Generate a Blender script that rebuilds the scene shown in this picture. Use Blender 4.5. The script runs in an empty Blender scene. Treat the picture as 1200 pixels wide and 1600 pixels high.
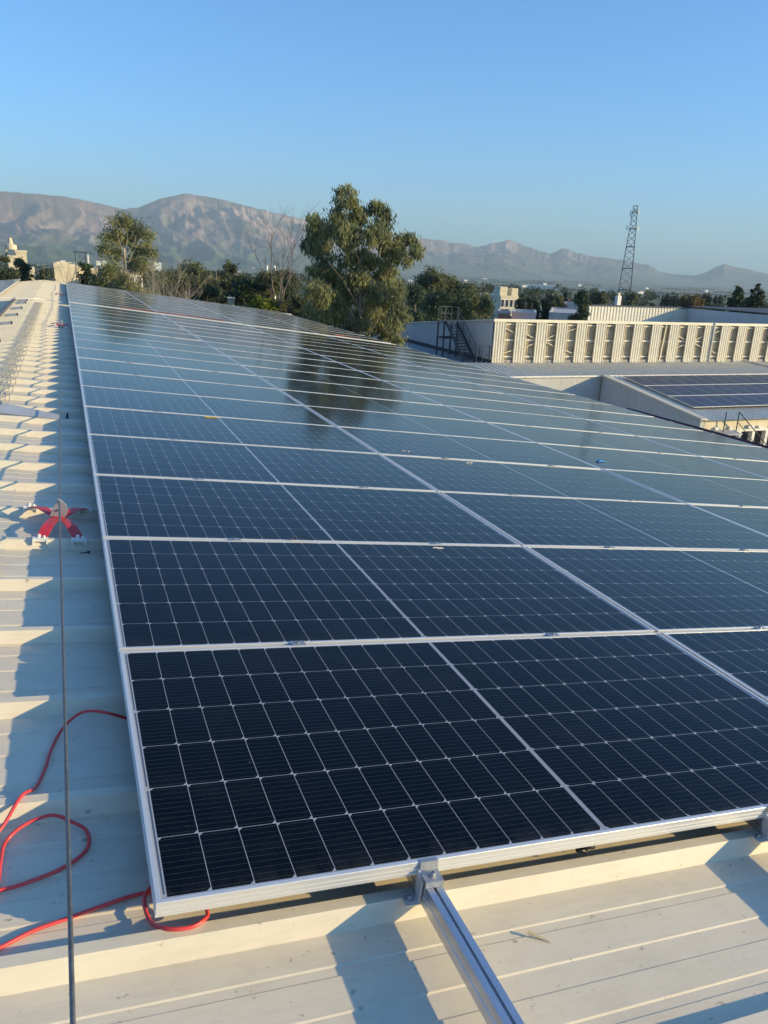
import bpy, bmesh, math, random
import numpy as np
from mathutils import Vector, Matrix

R = math.radians
sc = bpy.context.scene
col = sc.collection

# ------------------------------------------------------------------ camera
CAM = np.array([-0.083, -1.331, 10.256])
RW = np.array([[0.92998659, -0.36510762, 0.04267761],
               [-0.07247421, -0.29593608, -0.95245437],
               [0.3603782, 0.88267676, -0.30167747]])
FPX = 1219.2
cd = bpy.data.cameras.new('camera')
cam = bpy.data.objects.new('camera', cd)
col.objects.link(cam)
cm = Matrix([[RW[0][i], -RW[1][i], -RW[2][i]] for i in range(3)])
cam.matrix_world = Matrix.Translation(Vector(CAM)) @ cm.to_4x4()
cd.sensor_fit = 'VERTICAL'
cd.sensor_height = 36.0
cd.lens = FPX / 1600 * 36.0
cd.clip_start = 0.05
cd.clip_end = 60000
sc.camera = cam

# ------------------------------------------------------------------ light
SUN = Vector((0.832, -0.499, 0.244)).normalized()
SUN_EL = math.asin(SUN.z)
SUN_AZ = math.atan2(SUN.x, SUN.y)
w = bpy.data.worlds.new('World')
sc.world = w
w.use_nodes = True
nt = w.node_tree
bg = nt.nodes['Background']
sky = nt.nodes.new('ShaderNodeTexSky')
sky.sky_type = 'NISHITA'
sky.sun_disc = False
sky.sun_elevation = SUN_EL
sky.sun_rotation = SUN_AZ
sky.altitude = 100
sky.air_density = 1.0
sky.dust_density = 1.2
sky.ozone_density = 1.6
tint = nt.nodes.new('ShaderNodeMix')          # white balance of the sky light
tint.data_type = 'RGBA'
tint.blend_type = 'MULTIPLY'
tint.inputs[0].default_value = 1.0
tint.inputs[7].default_value = (0.33, 0.72, 1.15, 1)
nt.links.new(sky.outputs[0], tint.inputs[6])
nt.links.new(tint.outputs[2], bg.inputs[0])
bg.inputs[1].default_value = 0.15
sd = bpy.data.lights.new('sun', 'SUN')
sd.energy = 5.0
sd.angle = R(0.5)
sd.color = (1.0, 0.76, 0.38)
so = bpy.data.objects.new('sun', sd)
so.rotation_euler = SUN.to_track_quat('Z', 'Y').to_euler()
col.objects.link(so)
sc.view_settings.view_transform = 'Standard'
sc.view_settings.look = 'None'
sc.view_settings.gamma = 1
sc.view_settings.exposure = 0.68
sc.render.engine = 'CYCLES'
sc.cycles.use_denoising = True
sc.cycles.max_bounces = 8
sc.cycles.volume_bounces = 0

# ------------------------------------------------------------------ helpers
AL = R(6.378)
CA, SA = math.cos(AL), math.sin(AL)
ZP = 9.0                      # height of the near ridge-side corner of the panel plane
U_RIDGE = -0.87


def ray(px, py):
    d = RW.T @ np.array([px - 600.0, py - 800.0, FPX])
    return d


def at(px, py, D):            # point seen in that direction at horizontal distance D
    d = ray(px, py)
    d = d / math.hypot(d[0], d[1])
    return Vector(CAM + d * D)


def on_z(px, py, z):
    d = ray(px, py)
    return Vector(CAM + d * ((z - CAM[2]) / d[2]))


def P(u, v, n):               # slope frame: u down the right slope, v along the ridge, n off the panel plane
    return Vector((CA * u + SA * n, v, ZP - SA * u + CA * n))


SLOPE = Matrix.Rotation(AL, 4, 'Y')
SLOPE_L = Matrix.Rotation(-AL, 4, 'Y')


def tag(o, label=None, cat=None, group=None, kind=None):
    if label: o['label'] = label
    if cat: o['category'] = cat
    if group: o['group'] = group
    if kind: o['kind'] = kind
    return o


def empty(name, loc=(0, 0, 0), rot=None, mat=None):
    o = bpy.data.objects.new(name, None)
    o.empty_display_size = 0.3
    col.objects.link(o)
    if mat is not None:
        o.matrix_world = mat
    else:
        o.location = loc
        if rot: o.rotation_euler = rot
    return o


def children(o):
    return [c for c in col.objects if c.parent == o]


def copy_thing(o, loc=None):
    c = o.copy()
    col.objects.link(c)
    if loc is not None: c.location = loc
    for ch in o.children:
        d = ch.copy()
        col.objects.link(d)
        d.parent = c
        for g in ch.children:
            e = g.copy()
            col.objects.link(e)
            e.parent = d
    return c


class MB:
    def __init__(s):
        s.v, s.f = [], []

    def add(s, vs, fs):
        b = len(s.v)
        s.v += [tuple(p) for p in vs]
        s.f += [tuple(b + i for i in f) for f in fs]

    def box(s, lo, hi, M=None):
        x0, y0, z0 = lo
        x1, y1, z1 = hi
        vs = [Vector(p) for p in ((x0, y0, z0), (x1, y0, z0), (x1, y1, z0), (x0, y1, z0), (x0, y0, z1), (x1, y0, z1), (x1, y1, z1), (x0, y1, z1))]
        if M is not None: vs = [M @ p for p in vs]
        s.add(vs, [(0, 3, 2, 1), (4, 5, 6, 7), (0, 1, 5, 4), (1, 2, 6, 5), (2, 3, 7, 6), (3, 0, 4, 7)])

    def bar(s, a, b, w, h=None, up=(0, 0, 1)):      # rectangular bar between two points
        a, b = Vector(a), Vector(b)
        h = h or w
        d = (b - a).normalized()
        x = d.cross(Vector(up))
        if x.length < 1e-4: x = d.cross(Vector((1, 0, 0)))
        x.normalize()
        z = x.cross(d)
        vs = []
        for p in (a, b):
            for i, j in ((-1, -1), (1, -1), (1, 1), (-1, 1)):
                vs.append(p + x * (i * w / 2) + z * (j * h / 2))
        s.add(vs, [(0, 1, 2, 3), (7, 6, 5, 4), (0, 4, 5, 1), (1, 5, 6, 2), (2, 6, 7, 3), (3, 7, 4, 0)])

    def tube(s, pts, r, n=8, caps=True):
        pts = [Vector(p) for p in pts]
        rs = r if isinstance(r, (list, tuple)) else [r] * len(pts)
        rings = []
        x = None
        for i, p in enumerate(pts):
            d = (pts[min(i + 1, len(pts) - 1)] - pts[max(i - 1, 0)])
            if d.length < 1e-9: d = Vector((0, 0, 1))
            d.normalize()
            if x is None:
                x = d.cross(Vector((0.12, 0.3, 1)))
                if x.length < 1e-3: x = d.cross(Vector((1, 0, 0)))
            x = (x - d * x.dot(d)).normalized()
            y = d.cross(x)
            rings.append([p + (x * math.cos(2 * math.pi * k / n) + y * math.sin(2 * math.pi * k / n)) * rs[i] for k in range(n)])
        b = len(s.v)
        for rg in rings: s.v += [tuple(q) for q in rg]
        for i in range(len(rings) - 1):
            for k in range(n):
                k2 = (k + 1) % n
                s.f.append((b + i * n + k, b + i * n + k2, b + (i + 1) * n + k2, b + (i + 1) * n + k))
        if caps:
            s.f.append(tuple(b + k for k in range(n))[::-1])
            s.f.append(tuple(b + (len(rings) - 1) * n + k for k in range(n)))

    def lathe(s, prof, c=(0, 0, 0), n=16, M=None):
        c = Vector(c)
        b = len(s.v)
        for r, z in prof:
            for k in range(n):
                p = Vector((c.x + r * math.cos(2 * math.pi * k / n), c.y + r * math.sin(2 * math.pi * k / n), c.z + z))
                if M is not None: p = M @ p
                s.v.append(tuple(p))
        for i in range(len(prof) - 1):
            for k in range(n):
                k2 = (k + 1) % n
                s.f.append((b + i * n + k, b + i * n + k2, b + (i + 1) * n + k2, b + (i + 1) * n + k))
        s.f.append(tuple(b + k for k in range(n))[::-1])
        s.f.append(tuple(b + (len(prof) - 1) * n + k for k in range(n)))

    def prism(s, poly, t, M=None):                   # polygon (x,y) in plane z=0, thickness t along z
        n = len(poly)
        vs = [Vector((x, y, 0)) for x, y in poly] + [Vector((x, y, t)) for x, y in poly]
        if M is not None: vs = [M @ p for p in vs]
        s.add(vs, [tuple(range(n))[::-1], tuple(range(n, 2 * n))] + [(i, (i + 1) % n, n + (i + 1) % n, n + i) for i in range(n)])

    def build(s, name, mat, parent=None, smooth=False, bevel=0, loc=None):
        me = bpy.data.meshes.new(name)
        me.from_pydata(s.v, [], s.f)
        me.materials.append(mat)
        if smooth:
            me.polygons.foreach_set('use_smooth', [True] * len(me.polygons))
        me.update()
        o = bpy.data.objects.new(name, me)
        col.objects.link(o)
        if parent is not None: o.parent = parent
        if loc is not None: o.location = loc
        if bevel:
            m = o.modifiers.new('bevel', 'BEVEL')
            m.width = bevel
            m.segments = 2
            m.limit_method = 'ANGLE'
        return o


def np_mesh(name, verts, quads, mat, parent=None, smooth=False):
    me = bpy.data.meshes.new(name)
    nv, nf = len(verts), len(quads)
    me.vertices.add(nv)
    me.vertices.foreach_set('co', np.asarray(verts, np.float32).ravel())
    me.loops.add(nf * 4)
    me.loops.foreach_set('vertex_index', np.asarray(quads, np.int32).ravel())
    me.polygons.add(nf)
    me.polygons.foreach_set('loop_start', np.arange(0, nf * 4, 4, dtype=np.int32))
    me.polygons.foreach_set('loop_total', np.full(nf, 4, np.int32))
    if smooth: me.polygons.foreach_set('use_smooth', np.ones(nf, bool))
    me.materials.append(mat)
    me.update(calc_edges=True)
    me.validate()
    o = bpy.data.objects.new(name, me)
    col.objects.link(o)
    if parent is not None: o.parent = parent
    return o


# ------------------------------------------------------------------ materials
class NB:
    """small wrapper for building node graphs"""
    def __init__(s, name):
        s.m = bpy.data.materials.new(name)
        s.m.use_nodes = True
        s.t = s.m.node_tree
        s.b = s.t.nodes['Principled BSDF']

    def n(s, typ, **kw):
        nd = s.t.nodes.new(typ)
        for k, v in kw.items():
            setattr(nd, k, v)
        return nd

    def link(s, a, b):
        s.t.links.new(a, b)

    def put(s, sock, v):
        if hasattr(v, 'links') or isinstance(v, bpy.types.NodeSocket):
            s.t.links.new(v, sock)
        else:
            sock.default_value = v

    def math(s, op, a, b=0.0, c=None):
        nd = s.n('ShaderNodeMath', operation=op)
        s.put(nd.inputs[0], a)
        s.put(nd.inputs[1], b)
        if c is not None: s.put(nd.inputs[2], c)
        return nd.outputs[0]

    def mix(s, f, a, b):
        nd = s.n('ShaderNodeMix', data_type='RGBA')
        s.put(nd.inputs[0], f)
        s.put(nd.inputs[6], a if not isinstance(a, tuple) else (*a, 1)[:4])
        s.put(nd.inputs[7], b if not isinstance(b, tuple) else (*b, 1)[:4])
        return nd.outputs[2]

    def coord(s, which='Object'):
        return s.n('ShaderNodeTexCoord').outputs[which]

    def pos(s):
        return s.n('ShaderNodeNewGeometry').outputs['Position']

    def scale(s, vec, sc_):
        nd = s.n('ShaderNodeMapping')
        s.link(vec, nd.inputs[0])
        nd.inputs['Scale'].default_value = sc_
        return nd.outputs[0]

    def noise(s, vec, scale, detail=4, rough=0.55):
        nd = s.n('ShaderNodeTexNoise')
        s.link(vec, nd.inputs['Vector'])
        nd.inputs['Scale'].default_value = scale
        nd.inputs['Detail'].default_value = detail
        nd.inputs['Roughness'].default_value = rough
        return nd.outputs[0]

    def ramp(s, f, lo, hi):
        nd = s.n('ShaderNodeMapRange')
        s.put(nd.inputs[0], f)
        nd.inputs[1].default_value = lo
        nd.inputs[2].default_value = hi
        return nd.outputs[0]

    def bump(s, h, strength=0.3, dist=0.01):
        nd = s.n('ShaderNodeBump')
        nd.inputs['Strength'].default_value = strength
        nd.inputs['Distance'].default_value = dist
        s.link(h, nd.inputs['Height'])
        s.link(nd.outputs[0], s.b.inputs['Normal'])

    def set(s, base=None, rough=None, metal=None, spec=None):
        if base is not None: s.put(s.b.inputs['Base Color'], (*base, 1) if isinstance(base, tuple) else base)
        if rough is not None: s.put(s.b.inputs['Roughness'], rough)
        if metal is not None: s.put(s.b.inputs['Metallic'], metal)
        if spec is not None: s.put(s.b.inputs['Specular IOR Level'], spec)
        return s.m


def simple(name, c, rough=0.6, metal=0.0, var=0.12, scale=3.0, spec=None):
    b = NB(name)
    f = b.noise(b.coord(), scale, 5)
    f = b.ramp(f, 0.3, 0.7)
    d = tuple(x * (1 - var) for x in c)
    e = tuple(min(1, x * (1 + var)) for x in c)
    return b.set(b.mix(f, d, e), rough, metal, spec)


def roof_material(name, c, streak=(0.3, 6, 6), dirt=0.25):
    b = NB(name)
    p = b.pos()
    base = b.mix(b.ramp(b.noise(p, 1.3, 6, 0.6), 0.35, 0.7), tuple(x * 0.90 for x in c), c)
    st = b.noise(b.scale(p, streak), 1.0, 6, 0.7)
    base = b.mix(b.math('MULTIPLY', b.ramp(st, 0.52, 0.75), dirt), base, (c[0] * 0.55, c[1] * 0.52, c[2] * 0.46))
    sp = b.noise(p, 45, 2, 0.5)
    base = b.mix(b.math('MULTIPLY', b.ramp(sp, 0.69, 0.75), 0.5), base, (0.16, 0.12, 0.08))
    blot = b.noise(p, 6.5, 7, 0.7)
    base = b.mix(b.math('MULTIPLY', b.ramp(blot, 0.50, 0.72), 0.20), base, (0.36, 0.32, 0.25))
    scf = b.noise(b.scale(p, (14, 3, 3)), 3.5, 4, 0.75)
    base = b.mix(b.math('MULTIPLY', b.ramp(scf, 0.63, 0.70), 0.16), base, (0.25, 0.23, 0.2))
    fine = b.noise(b.scale(p, (2.5, 30, 30)), 3.0, 5, 0.65)
    base = b.mix(b.math('MULTIPLY', b.ramp(fine, 0.45, 0.75), 0.14), base, (0.30, 0.26, 0.19))
    b.bump(b.noise(b.scale(p, (0.8, 3, 3)), 2.0, 3), 0.12, 0.02)
    r = b.ramp(b.noise(p, 4, 3), 0.2, 0.8)
    rr = b.math('MULTIPLY_ADD', r, 0.2, 0.38)
    return b.set(base, rr, 0.0, 0.35)


M = {}
M['roof'] = roof_material('roof_paint', (0.72, 0.645, 0.505))
M['rooftrim'] = roof_material('roof_trim', (0.68, 0.62, 0.485))
M['far_roof'] = roof_material('far_roof_sheet', (0.80, 0.74, 0.61), streak=(6, 0.4, 6), dirt=0.12)
M['clad'] = roof_material('cream_cladding', (0.82, 0.77, 0.63), streak=(6, 6, 0.4), dirt=0.25)
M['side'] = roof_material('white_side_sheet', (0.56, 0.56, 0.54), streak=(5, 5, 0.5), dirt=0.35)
M['white'] = simple('white_paint', (0.78, 0.76, 0.70), 0.5)
M['plastic'] = simple('plain_grey', (0.45, 0.45, 0.44), 0.5)
M['black'] = simple('black_plastic', (0.015, 0.015, 0.017), 0.4)
M['darksteel'] = simple('dark_and_shaded_steel', (0.05, 0.06, 0.075), 0.5)  # dark steel; stair and left-slope rail also use it for their shade
M['galv'] = simple('galvanised_steel', (0.42, 0.43, 0.44), 0.45, 0.7, 0.15, 20)
M['red'] = simple('red_paint', (0.55, 0.025, 0.03), 0.42, 0, 0.15, 12)
M['yellow'] = simple('yellow_plastic', (0.65, 0.45, 0.03), 0.5)
M['blue'] = simple('blue_plastic', (0.03, 0.22, 0.55), 0.5)
M['steelrope'] = simple('steel_rope', (0.17, 0.17, 0.165), 0.45, 0.6, 0.3, 60)
M['darkstrip'] = simple('dark_base_strip', (0.05, 0.055, 0.065), 0.7)
M['beige_sheet'] = simple('weathered_fibre_sheet', (0.42, 0.35, 0.235), 0.7, 0, 0.3, 2.5)
M['bark'] = simple('bark', (0.17, 0.14, 0.11), 0.85, 0, 0.4, 3)
M['palebark'] = simple('pale_bark', (0.42, 0.36, 0.28), 0.8, 0, 0.3, 3)
M['concrete'] = simple('concrete', (0.34, 0.33, 0.31), 0.85, 0, 0.2, 1.2)
M['cream'] = simple('cream_render', (0.66, 0.58, 0.42), 0.85, 0, 0.12, 1.0)
M['greywall'] = simple('grey_render', (0.42, 0.42, 0.42), 0.85, 0, 0.15, 1.0)
M['terracotta'] = simple('terracotta_wall', (0.33, 0.16, 0.11), 0.85, 0, 0.2, 1.0)
M['window'] = simple('window_glass', (0.03, 0.035, 0.045), 0.12, 0, 0.2, 1.0)
M['leaf_dry'] = simple('dry_leaf', (0.45, 0.38, 0.24), 0.8)

# brushed aluminium (frames, rails, clamps)
b = NB('anodised_aluminium')
f = b.noise(b.scale(b.coord(), (3, 3, 60)), 8, 3)
M['alu'] = b.set(b.mix(f, (0.74, 0.73, 0.71), (0.79, 0.78, 0.76)), b.math('MULTIPLY_ADD', f, 0.2, 0.32), 0.55)
b = NB('mill_aluminium_rail')
f = b.noise(b.scale(b.coord(), (40, 1.2, 40)), 2.2, 5, 0.6)
f2 = b.noise(b.coord(), 9, 3)
M['rail'] = b.set(b.mix(f2, (0.50, 0.52, 0.56), (0.68, 0.70, 0.74)), b.math('MULTIPLY_ADD', f, 0.45, 0.08), 0.9)
M['ribbon'] = simple('cell_ribbon', (0.1, 0.13, 0.2), 0.2, 0.5)

# red cable: pinkish plastic insulation
b = NB('red_cable')
M['redcable'] = b.set(b.mix(b.noise(b.coord(), 25, 3), (0.62, 0.045, 0.05), (0.75, 0.075, 0.075)), 0.35)

# photovoltaic laminate: half-cut cells, white backsheet grid and thin busbars
def pv_material(name, detail=True):
    b = NB(name)
    sep = b.n('ShaderNodeSeparateXYZ')
    co = b.coord()
    b.link(co, sep.inputs[0])
    x, y = sep.outputs[0], sep.outputs[1]
    a = b.math('ABSOLUTE', b.math('SUBTRACT', x, 1.1395))
    xi = b.math('DIVIDE', b.math('SUBTRACT', a, 0.0065), 0.0925)
    fx = b.math('FRACT', xi)
    dx = b.math('MULTIPLY', b.math('MINIMUM', fx, b.math('SUBTRACT', 1.0, fx)), 0.0925)
    yi = b.math('DIVIDE', b.math('SUBTRACT', y, 0.015), 0.184)
    fy = b.math('FRACT', yi)
    dy = b.math('MULTIPLY', b.math('MINIMUM', fy, b.math('SUBTRACT', 1.0, fy)), 0.184)
    inx = b.math('GREATER_THAN', dx, 0.00075)
    iny = b.math('GREATER_THAN', dy, 0.00075)
    # chamfers alternate: one outer corner pair per half cell
    sgn = b.math('GREATER_THAN', b.math('MULTIPLY', b.math('SUBTRACT', fx, 0.5), b.math('SUBTRACT', fy, 0.5)), 0.0)
    thr = b.math('MULTIPLY_ADD', sgn, 0.0095, 0.0015)
    ch = b.math('GREATER_THAN', b.math('ADD', dx, dy), thr)
    z1 = b.math('MULTIPLY', b.math('GREATER_THAN', xi, 0.0), b.math('LESS_THAN', xi, 12.0))
    z2 = b.math('MULTIPLY', b.math('GREATER_THAN', yi, 0.0), b.math('LESS_THAN', yi, 6.0))
    cell = b.math('MULTIPLY', b.math('MULTIPLY', inx, iny), b.math('MULTIPLY', ch, b.math('MULTIPLY', z1, z2)))
    bb = b.math('FRACT', b.math('MULTIPLY', fy, 10.0))
    bus = b.math('LESS_THAN', b.math('ABSOLUTE', b.math('SUBTRACT', bb, 0.5)), 0.022)
    # per-cell tone
    comb = b.n('ShaderNodeCombineXYZ')
    b.link(b.math('FLOOR', b.math('MULTIPLY', x, 10.81)), comb.inputs[0])
    b.link(b.math('FLOOR', yi), comb.inputs[1])
    wn = b.n('ShaderNodeTexWhiteNoise', noise_dimensions='3D')
    oi = b.n('ShaderNodeObjectInfo')
    b.link(oi.outputs['Random'], comb.inputs[2])
    b.link(comb.outputs[0], wn.inputs['Vector'])
    cc = b.mix(wn.outputs[0], (0.0007, 0.0022, 0.0052), (0.0013, 0.0034, 0.0076))
    fl = b.noise(co, 260, 2, 0.6)
    cc = b.mix(b.math('MULTIPLY', b.ramp(fl, 0.62, 0.74), 0.05), cc, (0.20, 0.18, 0.14))
    busc = b.mix(b.noise(co, 60, 2), (0.012, 0.016, 0.022), (0.10, 0.105, 0.10))
    cc = b.mix(bus, cc, busc)
    # white strip with the silver collector ribbons near the short ends and the middle
    rib = b.math('MULTIPLY', b.math('GREATER_THAN', a, 1.1190), b.math('LESS_THAN', a, 1.1235))
    rb = b.math('LESS_THAN', b.math('ABSOLUTE', b.math('SUBTRACT', b.math('FRACT', b.math('MULTIPLY', yi, 0.5)), 0.5)), 0.475)
    rib = b.math('MULTIPLY', rib, rb)
    rib2 = b.math('MULTIPLY', b.math('GREATER_THAN', a, 0.0028), b.math('LESS_THAN', a, 0.0045))
    back = b.mix(b.math('MAXIMUM', rib, rib2), (0.33, 0.36, 0.41), (0.07, 0.10, 0.16))
    base = b.mix(cell, back, cc)
    dust = b.noise(b.pos(), 0.8, 5, 0.6)
    base = b.mix(b.math('MULTIPLY', b.ramp(dust, 0.2, 0.9), 0.003), base, (0.45, 0.42, 0.36))
    dr = b.noise(b.pos(), 23, 3, 0.6)
    dm = b.math('MULTIPLY', b.ramp(dr, 0.765, 0.79), b.ramp(b.noise(b.pos(), 0.9, 1), 0.5, 0.6))
    base = b.mix(b.math('MULTIPLY', dm, 0.6), base, (0.4, 0.4, 0.38))
    sm = b.noise(b.scale(b.pos(), (2.2, 5.5, 2)), 1.2, 6, 0.7)
    base = b.mix(b.math('MULTIPLY', b.ramp(sm, 0.52, 0.78), 0.012), base, (0.5, 0.47, 0.4))
    edge = b.math('MULTIPLY', b.ramp(y, 0.075, 0.011), b.ramp(b.noise(b.scale(b.pos(), (9, 3, 3)), 2.0, 4, 0.7), 0.35, 0.7))
    base = b.mix(b.math('MULTIPLY', edge, 0.05), base, (0.42, 0.37, 0.28))
    rough = b.math('MULTIPLY_ADD', b.noise(b.pos(), 0.6, 3), 0.05, 0.075)
    rough = b.math('MULTIPLY_ADD', b.ramp(sm, 0.45, 0.75), 0.05, rough)
    b.b.inputs['IOR'].default_value = 1.22
    return b.set(base, rough, 0.0)


M['pv'] = pv_material('pv_laminate')


def leaf_material(name, c1, c2, c3, transl=0.3):
    b = NB(name)
    g = b.n('ShaderNodeNewGeometry')
    r = g.outputs['Random Per Island']
    base = b.mix(r, c1, c2)
    base = b.mix(b.ramp(b.noise(b.pos(), 0.7, 3), 0.42, 0.62), base, c3)
    b.set(base, 0.65, 0, 0.3)
    tr = b.n('ShaderNodeBsdfTranslucent')
    b.link(base, tr.inputs[0])
    mx = b.n('ShaderNodeMixShader')
    mx.inputs[0].default_value = transl
    b.link(b.b.outputs[0], mx.inputs[1])
    b.link(tr.outputs[0], mx.inputs[2])
    b.link(mx.outputs[0], b.t.nodes['Material Output'].inputs[0])
    return b.m


M['euc'] = leaf_material('eucalyptus_leaf', (0.20, 0.22, 0.085), (0.46, 0.45, 0.22), (0.15, 0.175, 0.10), 0.5)
M['pine'] = leaf_material('pine_needles', (0.038, 0.070, 0.034), (0.105, 0.135, 0.056), (0.050, 0.076, 0.046), 0.25)
M['olive'] = leaf_material('olive_leaf', (0.11, 0.13, 0.06), (0.23, 0.23, 0.11), (0.085, 0.105, 0.062), 0.4)
M['cypress'] = leaf_material('cypress_leaf', (0.018, 0.034, 0.020), (0.040, 0.060, 0.028), (0.024, 0.038, 0.026), 0.1)
M['lime'] = leaf_material('bright_leaf', (0.13, 0.17, 0.022), (0.24, 0.26, 0.035), (0.12, 0.15, 0.025), 0.35)
M['ochre'] = leaf_material('autumn_leaf', (0.15, 0.115, 0.035), (0.24, 0.18, 0.06), (0.12, 0.10, 0.04), 0.3)
M['grass_fuzz'] = leaf_material('far_foliage', (0.030, 0.052, 0.026), (0.085, 0.10, 0.048), (0.045, 0.065, 0.036), 0.2)

# ------------------------------------------------------------------ terrain: ground, mountains
b = NB('plain_ground')
p = b.pos()
vor = b.n('ShaderNodeTexVoronoi', feature='F1')
vor.inputs['Scale'].default_value = 1.0
b.link(b.scale(p, (0.0042, 0.0016, 0.0)), vor.inputs['Vector'])
sepc = b.n('ShaderNodeSeparateColor')
b.link(vor.outputs['Color'], sepc.inputs[0])
g1 = b.mix(sepc.outputs[0], (0.050, 0.095, 0.035), (0.10, 0.135, 0.055))
g1 = b.mix(b.ramp(sepc.outputs[1], 0.72, 0.8), g1, (0.17, 0.135, 0.085))
g1 = b.mix(b.ramp(b.noise(p, 0.004, 6, 0.65), 0.45, 0.62), g1, (0.035, 0.055, 0.028))
near = b.noise(p, 0.05, 6, 0.6)
gn = b.mix(b.ramp(near, 0.35, 0.65), (0.15, 0.135, 0.095), (0.065, 0.095, 0.04))
ln = b.n('ShaderNodeVectorMath', operation='LENGTH')
b.link(p, ln.inputs[0])
M['ground'] = b.set(b.mix(b.ramp(ln.outputs['Value'], 250, 700), gn, g1), 0.95)


def ground_z(r):
    if r < 420: return 0.0
    if r > 1700: return -38.0
    t = (r - 420) / 1280
    return -38.0 * (t * t * (3 - 2 * t))


def build_ground():
    rs = [0, 30, 60, 100, 160, 250, 330, 420] + list(np.linspace(480, 1700, 26)) + list(np.geomspace(1800, 11000, 24))
    na = 96
    vs, fs = [], []
    for r in rs:
        for k in range(na):
            a = 2 * math.pi * k / na
            z = ground_z(r)
            vs.append((r * math.sin(a), r * math.cos(a), z))
    for i in range(len(rs) - 1):
        for k in range(na):
            k2 = (k + 1) % na
            fs.append((i * na + k, i * na + k2, (i + 1) * na + k2, (i + 1) * na + k))
    mb = MB()
    mb.add(vs, [f[::-1] for f in fs])
    o = mb.build('ground', M['ground'], smooth=True)
    tag(o, kind='structure')


build_ground()

SKY = [(-60, 0.02), (-42, 0.012), (-34, 0.03), (-27.68, 0.024), (-18.74, 0.032), (-11.62, 0.043), (-6.76, 0.0527), (-3.26, 0.0586), (-2.18, 0.0587), (0.42, 0.0579), (2.7, 0.0525), (3.87, 0.0483),
       (4.88, 0.0507), (6.32, 0.0619), (7.97, 0.0691), (9.63, 0.0667), (11.73, 0.0603), (13.87, 0.0537), (15.82, 0.0483), (17.8, 0.0427), (21.34, 0.0381), (23.57, 0.0339),
       (25.35, 0.0316), (26.02, 0.0291), (26.91, 0.029), (27.58, 0.0258), (28.33, 0.0271), (28.88, 0.0311), (29.52, 0.033), (30.03, 0.0362), (30.39, 0.0328), (31.07, 0.0289),
       (32.18, 0.0239), (32.92, 0.0215), (33.25, 0.0246), (33.65, 0.0285), (34.23, 0.0253), (35.18, 0.0216), (35.61, 0.0204), (36.25, 0.0194), (37.72, 0.0176), (39.19, 0.0136),
       (39.7, 0.0104), (40.15, 0.0058), (41.29, 0.0038), (42.48, 0.004), (43.03, 0.0086), (43.56, 0.0146), (44.03, 0.0177), (44.51, 0.0153), (45.48, 0.0132), (46.64, 0.0086),
       (48.86, 0.0049), (53.67, 0.005), (58, 0.012), (62.4, 0.010), (75, 0.02)]


def vnoise2(x, y, seed):
    rng = np.random.default_rng(seed)
    tab = rng.random((256, 256))
    xi, yi = np.floor(x).astype(int), np.floor(y).astype(int)
    fx, fy = x - xi, y - yi
    fx = fx * fx * (3 - 2 * fx)
    fy = fy * fy * (3 - 2 * fy)
    a = tab[xi % 256, yi % 256]
    c = tab[(xi + 1) % 256, yi % 256]
    d = tab[xi % 256, (yi + 1) % 256]
    e = tab[(xi + 1) % 256, (yi + 1) % 256]
    return (a * (1 - fx) + c * fx) * (1 - fy) + (d * (1 - fx) + e * fx) * fy


def ridged(x, y, seed, octv=5):
    s, amp, tot = 0, 1.0, 0
    for o in range(octv):
        n = 1 - np.abs(2 * vnoise2(x * 2 ** o, y * 2 ** o, seed + o) - 1)
        s = s + amp * n * n
        tot += amp
        amp *= 0.52
    return s / tot


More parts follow.
